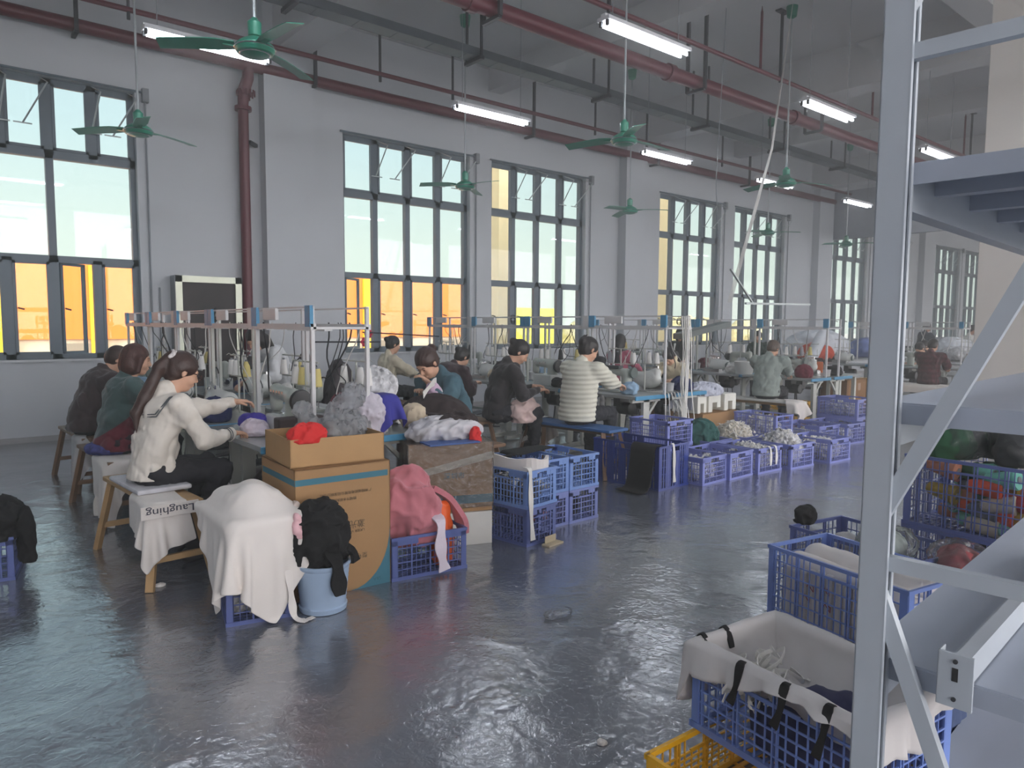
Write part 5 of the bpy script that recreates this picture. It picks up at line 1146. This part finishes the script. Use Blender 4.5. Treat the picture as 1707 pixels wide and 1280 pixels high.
# yellow crate below, blue crate with white lining on top
crate(2.02, 1.05, 0, R(-3), 'yellow_plastic', 'yellow crate on the floor under the nearest blue crate', (.62, .66, .2), True)
fx, fy, fa = 2.14, 1.07, R(-7)
crate(fx, fy, .202, fa, 'mid_blue_plastic', 'nearest blue crate with white lining and black tie tabs, on the yellow crate', (.42, .62, .285), True)
heap('navy_garments', 'navy and white folded garments showing through the nearest blue crate', 'garments', (fx-.02, fy-.05), (.17, .26, .2), M('navy_garment', (34, 38, 78), .85), 201, .22, .01, 7, .011, 4)
def lining(W_, L_, zr, zb):
    # closed strip around the rim: down inside, over the rim, down outside with an uneven hem
    peri = []; n1, n2 = 26, 36
    for i in range(n1): peri.append((-W_+2*W_*i/n1, L_, 0, 1))
    for i in range(n2): peri.append((W_, L_-2*L_*i/n2, 1, 0))
    for i in range(n1): peri.append((W_-2*W_*i/n1, -L_, 0, -1))
    for i in range(n2): peri.append((-W_, -L_+2*L_*i/n2, -1, 0))
    N_ = len(peri); m_ = 24; v = []; f = []; P_ = []
    for k, (x, y, nx_, ny_) in enumerate(peri):
        t = k/N_*2*math.pi
        c_ = max(0, 1-min(abs(k-N_*q_) % N_ for q_ in (0,))/8)
        left = math.exp(-((x+W_)**2+(y-L_)**2)/.03)
        hem = .07+.05*math.sin(3*t+1)+.03*math.sin(7*t)+.09*left
        if nx_ == -1: hem = .03+.03*math.sin(y*14)+.09*max(0, (y-L_*.45)/L_)+.05*left
        hem = max(.022, hem)
        for j in range(m_):
            u = j/(m_-1)
            if u < .55: s_ = u/.55; z = zb+(zr-zb)*s_; off = -.022-.10*(1-s_)**2+.006*math.sin(t*19+z*30)*(1-s_)
            elif u < .65: s_ = (u-.55)/.1; z = zr+.012*math.sin(math.pi*s_); off = -.022+.044*s_
            else: s_ = (u-.65)/.35; z = zr-hem*s_; off = .022+.012*s_*(1+math.sin(t*17))+.006*math.sin(t*31)*s_
            v.append((x+off*(nx_ if nx_ else x/W_*.9), y+off*(ny_ if ny_ else y/L_*.9), z))
    for k in range(N_):
        k2 = (k+1) % N_
        for j in range(m_-1): f.append((k*m_+j, k*m_+j+1, k2*m_+j+1, k2*m_+j))
    v = np.array(v); v += .004*snoise(v.astype(np.float32), 9, 22, 2)[:, None]
    # bottom of the bag
    base = len(v); v = np.concatenate([v, [[0, 0, zb-.005]]]); f += [(base, k*m_, ((k+1) % N_)*m_, base)[:3] for k in range(N_)]
    return v, f
v_, f_ = lining(.21, .31, .495, .33)
v_[:, 2] -= 0
lin_ = obj('lining_cloth', v_.tolist(), f_, M('grey_white_lining', (214, 210, 208), .85, var=.04, bump=.2, bs=20), None, True, (fx, fy, 0), fa)
md_ = lin_.modifiers.new('thick', 'SOLIDIFY'); md_.thickness = .003
tag(lin_, 'greyish white cloth lining folded over the rim of the nearest blue crate', 'cloth')
q = random.Random(7)
for i in range(26):
    a = q.uniform(0, 6.28); x, y = fx-.06+q.uniform(-.11, .08), fy+.12+q.uniform(-.14, .1); z = .37+q.uniform(0, .08); r_ = q.uniform(.02, .045)
    pts = [(x+r_*math.cos(a+t*1.3)+.015*t*math.cos(a), y+r_*math.sin(a+t*1.3)+.015*t*math.sin(a), z+.03*math.sin(t*1.7+i)) for t in range(6)]
    o = ribbon('elastic_tape', 'white elastic tape curl lying in the nearest blue crate', pts, .012, m_strip, (0, 0, 1), 'tape'); o['group'] = 'white elastic tape curls in the nearest crate'
def loc_(u, v, z):  # crate frame -> world
    c_, s_ = math.cos(fa), math.sin(fa); return (fx+u*c_-v*s_, fy+u*s_+v*c_, z)
for i, (u, v, du, dv, w) in enumerate(((-.06, .31, 0, 1, 'far left rim, right one'), (-.17, .31, 0, 1, 'far left rim, left one'), (-.22, .1, -1, 0, 'near rim, left one'), (-.22, -.06, -1, 0, 'near rim, middle one'), (-.22, -.2, -1, 0, 'near rim, beside the rack post'))):
    ribbon('tie_tab', 'black tie tab over the %s of the nearest blue crate' % w, [loc_(u-du*.03, v-dv*.035, .45), loc_(u-du*.012, v-dv*.012, .505), loc_(u+du*.012, v+dv*.012, .505), loc_(u+du*.03, v+dv*.03, .44), loc_(u+du*.032, v+dv*.034+.02, .38-.02*(i == 4))], .022, m_blk, (abs(dv), abs(du), 0), 'tab', .006)
ribbon('elastic_tape', 'long white printed tape over the back rim of the nearest blue crate', [loc_(.225, .16, .505), loc_(.20, .15, .47), loc_(.17, .13, .40), loc_(.12, .1, .36), loc_(.1, .16, .38)], .02, m_strip, (0, 1, 0), 'tape')
heap('dark_cloth', 'dark blue cloth seen through the rack below the loose beam', 'cloth', (2.75, .98), (.2, .15, .35), M('slate_blue_cloth', (58, 74, 108), .85), 211, 0, .02, 8, .014)
bag('small clear bag on the floor behind the rack brace', (3.02, 1.0), (.13, .1, .28), 212, 0, m_film2)
# second blue crate with folded white garments
gx, gy, ga = 3.56, 1.56, R(-11)
crate(gx, gy, 0, ga, 'mid_blue_plastic', 'big blue crate of folded white garments left of the rack post', (.45, .76, .41), True)
m_fold = M('folded_white_garment', (222, 216, 212), .85, var=.02, bump=.2, bs=12)
gr = empty('garment_bundle', (gx, gy, .03), ga, 'stack of folded white garments with red script print in the big blue crate', 'garments')
for i in range(13):
    b = MB(); y0 = -.33+i*.05; b.box(-.195, .17, y0, y0+.044, .0, .30+.02*math.sin(i)); b.build('folded_garment', m_fold, gr, bevel=.012)
s = SDF(.012); s.cap((-.12, -.28, .29), (-.12, .27, .3), .06, None, .03, ).cap((.02, -.28, .3), (.02, .27, .31), .07, None, .03).cap((.12, -.28, .28), (.12, .27, .28), .06, None, .03)
sdf_obj('top_garment', s, m_fold, gr, lambda P: snoise(P, 4, 26, 2)*.004)
for k, (y, z) in enumerate(((.14, .22), (.05, .23), (.16, .16), (.04, .15))):
    MB().tube([(-.2, y+.02*math.cos(t*.9), z+.018*math.sin(t*1.7)) for t in range(6)], .0022, 5).build('red_print', M('red_print', (170, 44, 60), .7), gr)
heap('black_garment', 'black folded cloth in the back right of the big blue crate', 'garment', (gx+.15, gy-.16), (.09, .15, .3), M('charcoal_cloth', (50, 52, 64), .85), 221, .03, .01, 8, .012)
ribbon('orange_tie', 'bright orange tie knotted on the right rim of the big blue crate', [(gx+.06, gy-.41, .36), (gx+.05, gy-.43, .43), (gx+.08, gy-.42, .45), (gx+.1, gy-.42, .38), (gx+.07, gy-.44, .33)], .03, M('bright_orange_plastic'), (1, 0, 0), 'tie', .006)
heap('black_cloth', 'small black cloth on the far rim beyond the big blue crate', 'cloth', (4.05, 2.12), (.1, .07, .1), m_blk, 222, .38, .015, 12, .009, 4)
# third crate with clear bags
crate(4.06, 1.72, 0, ga, 'slate_blue_plastic', 'blue crate of clear bags behind the big blue crate', (.45, .76, .39), True)
bag('clear bag of greenish white pieces on the crate behind the rack strut', (3.98, 1.62), (.22, .17, .2), 231, .30, m_film2, amp=.02, tie=False)
heap('pale_pieces', 'greenish white pieces inside the clear bag behind the rack strut', 'pieces', (3.98, 1.62), (.17, .13, .12), M('pale_green_white', (196, 206, 196), .8), 232, .31, .02, 10, .013)
bag('clear bag of red pieces beside the bag of white pieces', (4.05, 1.3), (.2, .16, .18), 233, .30, m_film2, amp=.02, tie=False)
heap('red_pieces', 'dark red pieces inside the clear bag behind the rack strut', 'pieces', (4.05, 1.28), (.14, .11, .1), M('dull_red_cloth', (150, 62, 66), .8), 234, .31, .02, 10, .012)
heap('filling', 'pale pieces filling the crate below the clear bags', 'pieces', (4.06, 1.72), (.18, .33, .3), M('grey_white_cloth'), 235, .02, .02, 8, .02)
# spool crates
crate(4.62, 1.36, 0, R(-4), 'slate_blue_plastic', 'blue crate under the crate of thread spools', (.5, .66, .41), True)
crate(4.62, 1.36, .412, R(-4), 'slate_blue_plastic', 'blue crate full of coloured thread spools behind the rack', (.5, .66, .41), True)
heap('filling', 'dark cloth filling the lower crate of the spool stack', 'pieces', (4.62, 1.36), (.2, .28, .34), m_blk, 241, .02, .02, 8, .02)
cols = (('pale green', (128, 190, 172)), ('orange red', (226, 84, 44)), ('peach', (206, 138, 108)), ('mint', (120, 200, 180)), ('crimson', (186, 50, 60)), ('slate grey', (92, 98, 110)), ('olive yellow', (186, 156, 60)), ('deep green', (40, 92, 66)), ('ivory', (206, 196, 176)))
q = random.Random(3); protos = {}; seen = {}
for i in range(30):
    cn, c_ = cols[(i*4+i//9) % 9]
    x = 4.61+q.choice((-.17, -.16, -.07, .05)); y = 1.36-.27+(i % 6)*.072; z = .47+(i//6)*.07
    if cn not in protos:
        o = MB().lathe([(.05, 0), (.055, .01), (.05, .03), (.036, .15), (.03, .16)], n=18).build('thread_spool', M(cn.replace(' ', '_')+'_thread', c_, .7, bump=.5, bs=90, dist=.003), None, True)
        MB().lathe([(.02, -.006), (.02, .17), (.013, .17), (.013, -.006)], n=12).build('core', M('grey_box'), o, True); protos[cn] = o
        o['category'] = 'thread spool'; o['group'] = 'thread spools in the crate'
    else: o = copy_tree(protos[cn])
    o.location = (x, y, z); o.rotation_euler = (R(q.uniform(-100, -80)), 0, R(q.choice((-8, 4, 10, 75 if x > 4.55 else 0))))
    o['label'] = cn+' thread spool in the spool crate behind the rack'; o['group'] = cn+' thread spools in the crate'
for i, (x, y, r_, c_, l) in enumerate(((4.6, 1.5, (.2, .17, .24), (34, 92, 58), 'clear bag of dark green cloth on the spool crate, beside the rack post'), (4.62, 1.2, (.19, .16, .22), (44, 48, 50), 'clear bag of black cloth tied in a pleated knot on the spool crate'), (4.8, 1.4, (.17, .17, .26), (70, 84, 78), 'pale clear bag at the back of the spool crate'), (4.72, 1.08, (.15, .12, .18), (52, 70, 60), 'dark bag at the right end of the spool crate'))):
    heap('bagged_cloth', ('dark green', 'black', 'grey green', 'dark grey green')[i]+' cloth inside a clear bag on the spool crate', 'cloth', (x, y), (r_[0]*.85, r_[1]*.85, r_[2]*.75), M(('bag_green', 'bag_black', 'bag_grey', 'bag_dark')[i], c_, .8), 250+i, .80, .015, 7, .014)
    bag(l, (x, y), r_, 260+i, .80, m_film2, amp=.022, res=.011, tie=(i in (1, 2)))

# ================================================================== FAR TABLES AND CLUTTER
def plain_table(name, label, x0, x1, y0, y1, z, mat, leg=None):
    o = empty(name, ((x0+x1)/2, (y0+y1)/2, 0), 0, label, 'table'); w, l = (x1-x0)/2, (y1-y0)/2
    MB().box(-w, w, -l, l, z-.04, z).build('table_top', mat, o)
    for a in (-1, 1):
        for b_ in (-1, 1): MB().box(a*(w-.08)-.03, a*(w-.08)+.03, b_*(l-.08)-.03, b_*(l-.08)+.03, 0, z-.04).build('leg', leg or m_leg, o)
    return o
plain_table('cutting_table', 'long cutting table under the big heap of white cloth left of the rack post', 15.6, 19.6, 8.0, 9.6, .78, m_top)
heap('white_cloth_roll', 'big sloping heap of white cloth on the cutting table', 'cloth', (17.2, 8.7), (1.3, .8, .62), M('white_cloth_far', (222, 226, 232), .85, bump=.3, bs=4), 301, .78, .06, 2.2, .04, 5)
heap('orange_cloth', 'orange cloth under the white heap on the cutting table', 'cloth', (15.9, 8.3), (.75, .4, .36), M('orange_red_cloth', (206, 78, 50), .85), 302, .78, .04, 3, .03, 3)
heap('black_cloth', 'black cloth below the orange cloth on the cutting table', 'cloth', (16.4, 8.05), (.8, .2, .2), m_blk, 303, .70, .03, 3, .03, 3)
heap('blue_cloth', 'blue and white cloth heap beyond the rack post', 'cloth', (19.0, 8.4), (.9, .6, .42), M('blue_white_cloth', (120, 136, 190), .85, var=.5, vs=3), 304, .78, .04, 3, .035, 4)
o = MB().tube([(0, 0, 0), (.9, .2, .55)], .13, 18).build('cloth_roll', M('white_cloth_far'), None, True, (15.0, 7.9, .8)); tag(o, 'white roll of cloth slanting up against the heap on the cutting table', 'cloth roll')
ch = empty('folding_chair', (12.6, 6.6, 0), R(20), 'chair with an orange backrest and black frame by the right table end', 'chair')
MB().tube([(0, -.25, 0), (0, -.25, .85), (0, -.18, .97), (0, .18, .97), (0, .25, .85), (0, .25, 0)], .018, 8).build('frame', m_black, ch, True); MB().box(-.02, .02, -.2, .2, .68, .92).build('backrest', M('orange_pad', (222, 120, 70), .6), ch, bevel=.015); MB().box(-.4, 0, -.22, .22, .44, .48).build('seat', m_black, ch)
for s_ in (-1, 1): MB().bar((-.38, s_*.2, 0), (-.38, s_*.2, .45), .025, .025).build('leg', m_black, ch)
plain_table('side_table', 'small blue edged side table at the end of the right row', 11.9, 12.6, 5.7, 6.3, .74, m_top)
o = open_box('cardboard_box', 'large brown printed carton below the right tables, left of the rack post', 12.9, 6.15, 0, R(0), .75, .5, .62, M('brown_carton_far', (150, 112, 74), .75), open_top=False)
text_mesh('lettering', 'mmonex', .12, M('dark_print', (70, 50, 40), .7), o, Matrix.Translation((-.0, -.2515, .18)) @ Matrix.Rotation(R(90), 4, 'X'))
MB().box(.05, .15, -.252, -.2505, .42, .55).build('printed_square', M('pale_print', (186, 160, 140), .7), o)
o = open_box('cardboard_box', 'small yellow carton beside the large brown printed carton', 13.55, 6.0, 0, 0, .35, .4, .6, M('yellow_carton', (206, 160, 60), .75), open_top=False)
crate(11.6, 6.35, 0, 0, 'yellow_plastic', 'yellow crate on the floor under the right tables', (.6, .4, .27)); crate(11.0, 6.3, 0, 0, 'yellow_plastic', 'yellow crate under the right tables, nearer the bench', (.5, .34, .24))
pf = empty('pedestal_fan', (11.75, 5.62, 0), R(200), 'small white fan head standing on the floor by the right table leg', 'fan'); MB().lathe([(.02, -.05), (.13, -.04), (.15, 0), (.13, .04), (.02, .05)], (0, 0, .2), 24, 'x').build('fan_guard', m_mwhite, pf, True); MB().lathe([(.1, 0), (.1, .02), (.02, .03), (.02, .1)], n=16).build('base', m_mwhite, pf, True)
plain_table('low_platform', 'low table with pale cloths at the far right behind the bench', 16.8, 18.2, 4.9, 6.2, .55, m_top)
heap('white_cloth', 'white and black cloths on the far right table', 'cloth', (18.9, 6.3), (.4, .6, .3), m_scr, 311, .78, .04, 6, .03)
heap('sheer_cloth', 'sheer white cloth held by the man in the white shirt', 'cloth', (21.2, 7.0), (.55, .6, .55), M('white_cloth_far'), 312, .6, .04, 4, .035)
plain_table('far_table', 'table under the sheer white cloth at the far right', 20.6, 21.8, 6.2, 7.6, .62, m_top)
# picture like glazed frame leaning by the window wall
pn = empty('glazed_panel', (3.33, 10.86, 1.0), 0, 'aluminium framed dark glazed panel standing by the window wall', 'panel')
MB().box(-.44, .44, 0, .06, -.95, 1.2).build('dark_glass', M('dark_reflective_glass', (52, 44, 46), .3, var=.5, vs=2.2, spec=.15), pn)
b = MB().box(-.46, -.37, -.03, .07, -1, 1.22).box(.37, .46, -.03, .07, -1, 1.22).box(-.46, .46, -.03, .07, 1.13, 1.22); b.build('aluminium_frame', M('pale_aluminium', (216, 220, 200), .35, .3), pn)
MB().box(-.47, -.46, -.03, .2, -1, 1.22).build('frame_side', M('grey_box'), pn)
o = MB().box(-.06, .06, -.04, 0, -.05, .05).tube([(0, -.02, .05), (0, -.02, .9)], .012, 6).build('wall_socket', M('grey_box'), None, False, (2.72, WF-.004, 1.15)); tag(o, 'grey wall socket with conduit between the left window and the glazed panel', 'socket')
# hanging white tapes from the middle frame, red flower clips, lamp shade, shirts on hooks, fabric piles
for i in range(9):
    x, y = 6.72+.04*math.sin(i*2.), 5.07-.012*i
    o = ribbon('hanging_tape', 'white tape hanging in a bunch from the near end of the middle frame', [(x, y, 1.66), (x+.01, y-.02, 1.3), (x+.03*math.sin(i), y-.03*math.cos(i), .9), (x+.06*math.sin(i*3), y-.04, .6), (x+.08*math.sin(i*3), y-.05, .38+.05*(i % 3))], .014, m_strip, (1, 0, 0), 'tape'); o['group'] = 'tapes hanging from the middle frame'
for i in range(5):
    x = 6.55+.06*i; o = ribbon('draped_tape', 'white tape draped over the near edge of the middle table', [(x+.05, 5.45, .78), (x, 5.2, .785), (x-.03, 5.12, .76), (x-.04+.02*i, 5.1, .5), (x+.02*i, 5.09, .36)], .013, m_strip, (1, 0, 0), 'tape'); o['group'] = 'tapes over the middle table edge'
bag('clear bag hanging at the blue edge of the middle table', (6.62, 5.02), (.09, .06, .3), 321, .3, m_film2, amp=.01)
ls = empty('lamp_shade', (8.9, 6.35, 1.42), R(-18), 'long dark grey lamp shade tilted above the right workers', 'lamp')
MB().prism([(-.42, -.06), (.42, .12), (.42, .2), (-.42, .02)], -.12, .12, 'xz').build('shade', M('grey_green_enamel', (112, 120, 118), .5), ls); MB().tube([(.2, 0, .1), (.28, 0, 1.2), (.4, .3, 2.2), (.5, .3, ZC-1.42)], .006, 5).build('hanging_wire', M('grey_box'), ls)
o = MB().lathe([(.13, 0), (.16, .2), (.15, .21), (.12, .01)], n=20).build('thread_bucket', m_mwhite, None, True, (10.42, 6.6, .774)); tag(o, 'white tub under the tilted lamp shade', 'tub')
for i in range(6):
    x = 10.3+.03*i; o = MB().tube([(x, 5.9+.02*i, ZC), (x-.25-.04*i, 6.0, 4.2), (x-.9-.05*i, 6.2, 1.9)], .004, 5).build('hanging_wire', m_cabw, None, False); tag(o, 'thin pale wire slanting down from the far green fan to the right frame', 'wire', 'wires slanting from the ceiling')
o = MB().bar((9.3, 5.9, 1.88), (11.6, 6.15, 1.92), .03, .03).bar((8.9, 5.9, 2.35), (9.6, 5.98, 1.9), .03, .02).build('spreader_bar', m_arm, None); tag(o, 'pale metal bar held above the right tables by the slanting wires', 'bar')
fl = [(2.55, 4.75, 1.42), (2.62, 4.83, 1.48)]
for i, p in enumerate(fl):
    b = MB()
    for k in range(6): a = k*1.047; b.lathe([(.0, -.006), (.016, 0), (0, .006)], (p[0]+.022*math.cos(a), p[1], p[2]+.022*math.sin(a)), 8, 'y')
    o = b.build('fabric_flower', M('rose_red_petals', (172, 48, 70), .8), None, True); tag(o, 'dark red cloth flower tied to the left frame rod, %s' % ('lower', 'upper')[i], 'flower')
o = MB().tube([(2.2, 4.9, 1.42), (2.65, 4.7, 1.42)], .006, 6).tube([(2.58, 4.85, 1.49), (3.1, 4.6, 1.46)], .005, 6).build('thin_rod', m_dark, None); tag(o, 'thin dark rods across the near end of the left frame', 'rod')
cloth('blue_cloth', 'royal blue cloth hung over the thread stand of the near left table', 'cloth', size=(.42, .5), n=(20, 24), loc=(2.58, 4.55, 1.08), rz=R(10), boxes=((2.5, 2.66, 4.45, 4.65, .78, 1.04),), mat=M('royal_blue_cloth', (58, 58, 150), .8), steps=70, seed=331, thick=.006, wrinkle=.03)
heap('grey_hood_cloth', 'pale grey and white crumpled garment beside the royal blue cloth', 'garment', (2.4, 4.5), (.16, .14, .26), M('pale_lilac_grey', (200, 194, 204), .85), 332, .775, .025, 9, .01, 5)
heap('white_machine_cover', 'crumpled white plastic and cloth on the far side table', 'cloth', (2.75, 4.95), (.16, .17, .2), M('white_grey_scraps'), 333, .99, .03, 11, .01, 5)
cloth('black_cloth', 'large black cloth spread over the lap of the woman in the teal top', 'cloth', size=(.9, .8), n=(36, 32), loc=(3.2, 4.95, 1.0), rz=R(5), boxes=((2.5, 3.08, 4.4, 5.6, .6, .86), (3.1, 3.6, 5.0, 5.5, .5, .82)), mat=M('black_brown_cloth'), steps=80, seed=334, thick=.008, wrinkle=.03)
ribbon('white_facing', 'stiff white strip held up by the woman in the teal top', [(3.38, 5.06, 1.08), (3.22, 4.9, 1.06), (3.05, 4.75, 1.0)], .05, m_strip, (0, 0, 1), 'strip', .004)
ribbon('white_facing', 'narrow white strip falling from the hands of the woman in the teal top', [(3.4, 5.05, 1.02), (3.43, 4.98, .9), (3.46, 4.92, .74)], .03, m_strip, (1, 0, 0), 'strip', .004)
heap('white_cloth', 'white and purple cloth pieces at the hands of the woman in the cream sweatshirt', 'cloth', (1.82, 4.98), (.1, .14, .09), M('lilac_white_cloth'), 335, .775, .012, 12, .008, 4)
heap('purple_cloth', 'purple blue cloth under the needle of the nearest machine', 'cloth', (1.86, 5.1), (.1, .13, .1), M('purple_blue', (74, 62, 170), .8), 336, .79, .012, 12, .008, 3)
heap('pink_cloth', 'pale pink garment on the lap of the woman in the black jacket', 'garment', (5.1, 5.92), (.24, .2, .24), M('pale_pink_garment', (216, 190, 184), .85), 337, .5, .02, 8, .012, 5)
o = MB().box(-.28, .28, -.02, .02, 0, .26).build('garment_board', M('pink_white_board', (206, 170, 180), .7), None, False, (6.2, 6.3, .775), R(35), .006); tag(o, 'thin pinkish board on the table before the woman in the black jacket', 'board')
heap('red_strap', 'red strap hanging under the table of the woman in the black jacket', 'strap', (6.02, 5.62), (.03, .03, .22), M('red_cloth'), 338, .48, .01, 14, .01, 3)
# bench end print
o = MB().box(-.16, .16, -.006, .006, 0, .075).build('printed_band', m_wh, None, False, (1.10, 4.405, .435), R(4), .003); tag(o, 'white band with upside down word Laughing at the end of the nearest bench', 'cloth')
text_mesh('lettering', 'Laughing', .062, M('navy_print', (34, 38, 60), .7), o, Matrix.Translation((0, -.0075, .04)) @ Matrix.Rotation(R(90), 4, 'X') @ Matrix.Rotation(R(180), 4, 'Z'), 1.25)
heap('carton_under_table', 'dark cloth bundle under the nearest sewing table', 'bundle', (2.05, 5.3), (.2, .4, .4), M('dark_brown_fleece'), 340, 0, .02, 5, .02)
heap('lint', 'scrap of clear film lying on the open floor', 'film', (2.6, 2.72), (.09, .04, .015), m_film2, 341, .002, .004, 20, .006, 4)
heap('lint', 'small white lint near the bottom centre of the floor', 'lint', (1.9, 1.75), (.02, .015, .008), m_wh, 342, .001, .004, 30, .004, 2)
heap('lint', 'tiny white thread bundle on the floor by the nearest bench leg', 'lint', (1.05, 4.5), (.03, .02, .01), m_wh, 343, .001, .004, 30, .005, 2)

# small cloth piles and tubs lying on the sewing tables
q = random.Random(21)
pal = (('white', (226, 224, 220)), ('black', (34, 34, 38)), ('navy', (44, 52, 96)), ('beige', (206, 190, 164)), ('grey', (140, 144, 150)), ('maroon', (112, 46, 60)), ('pale blue', (150, 180, 206)))
for ri, (rn, x, rz, ys, _) in enumerate(table_rows[:6]):
    for k, y in enumerate(ys):
        if ri == 0 and k == 0: continue
        cn, c_ = pal[(ri*3+k*2) % 7]; sg = -1 if rz == 0 else 1
        heap('cloth_pile', 'small %s cloth pile lying on the %s table, %s' % (cn, ORD[k], rn), 'cloth', (x+sg*.12, y-.38+.04*q.random()), (.13, .15, .12+.05*q.random()), M(cn.replace(' ', '_')+'_pile_cloth', c_, .85), 400+ri*9+k, .773, .02, 10, .013, 4)
        if (ri+k) % 2:
            o = MB().lathe([(.05, 0), (.06, .1), (.064, .105), (.055, .1), (.045, .006), (0, .006)], n=16).build('parts_tub', m_mwhite if k % 2 else m_fw, None, True, (x-sg*.2, y-.42, .773)); tag(o, 'small white tub on the %s table, %s' % (ORD[k], rn), 'tub')

heap('black_garment', 'black cloth mass piled between the white strip and the far left table edge', 'garment', (3.25, 4.92), (.36, .3, .36), M('black_brown_cloth'), 500, .58, .02, 6, .013, 5)

# ------------------------------------------------------------------ haze volume added to stand in for lens veiling glare
mh = bpy.data.materials.new('glare_veil'); mh.use_nodes = True; n_ = mh.node_tree.nodes; n_.clear()
vs_ = n_.new('ShaderNodeVolumeScatter'); vs_.inputs['Density'].default_value = .021; vs_.inputs['Anisotropy'].default_value = .45; vs_.inputs['Color'].default_value = (1, .99, .97, 1)
ho = n_.new('ShaderNodeOutputMaterial'); mh.node_tree.links.new(vs_.outputs[0], ho.inputs['Volume'])
hz_ = MB().box(X0-.2, X1+.2, YB-.2, 11.34, -.15, ZC+.15).build('glare_haze', mh); tag(hz_, 'thin haze added through the hall in place of veiling glare', 'haze', kind='stuff')
S.cycles.volume_bounces = 0; S.cycles.volume_step_rate = 10; S.cycles.volume_max_steps = 32
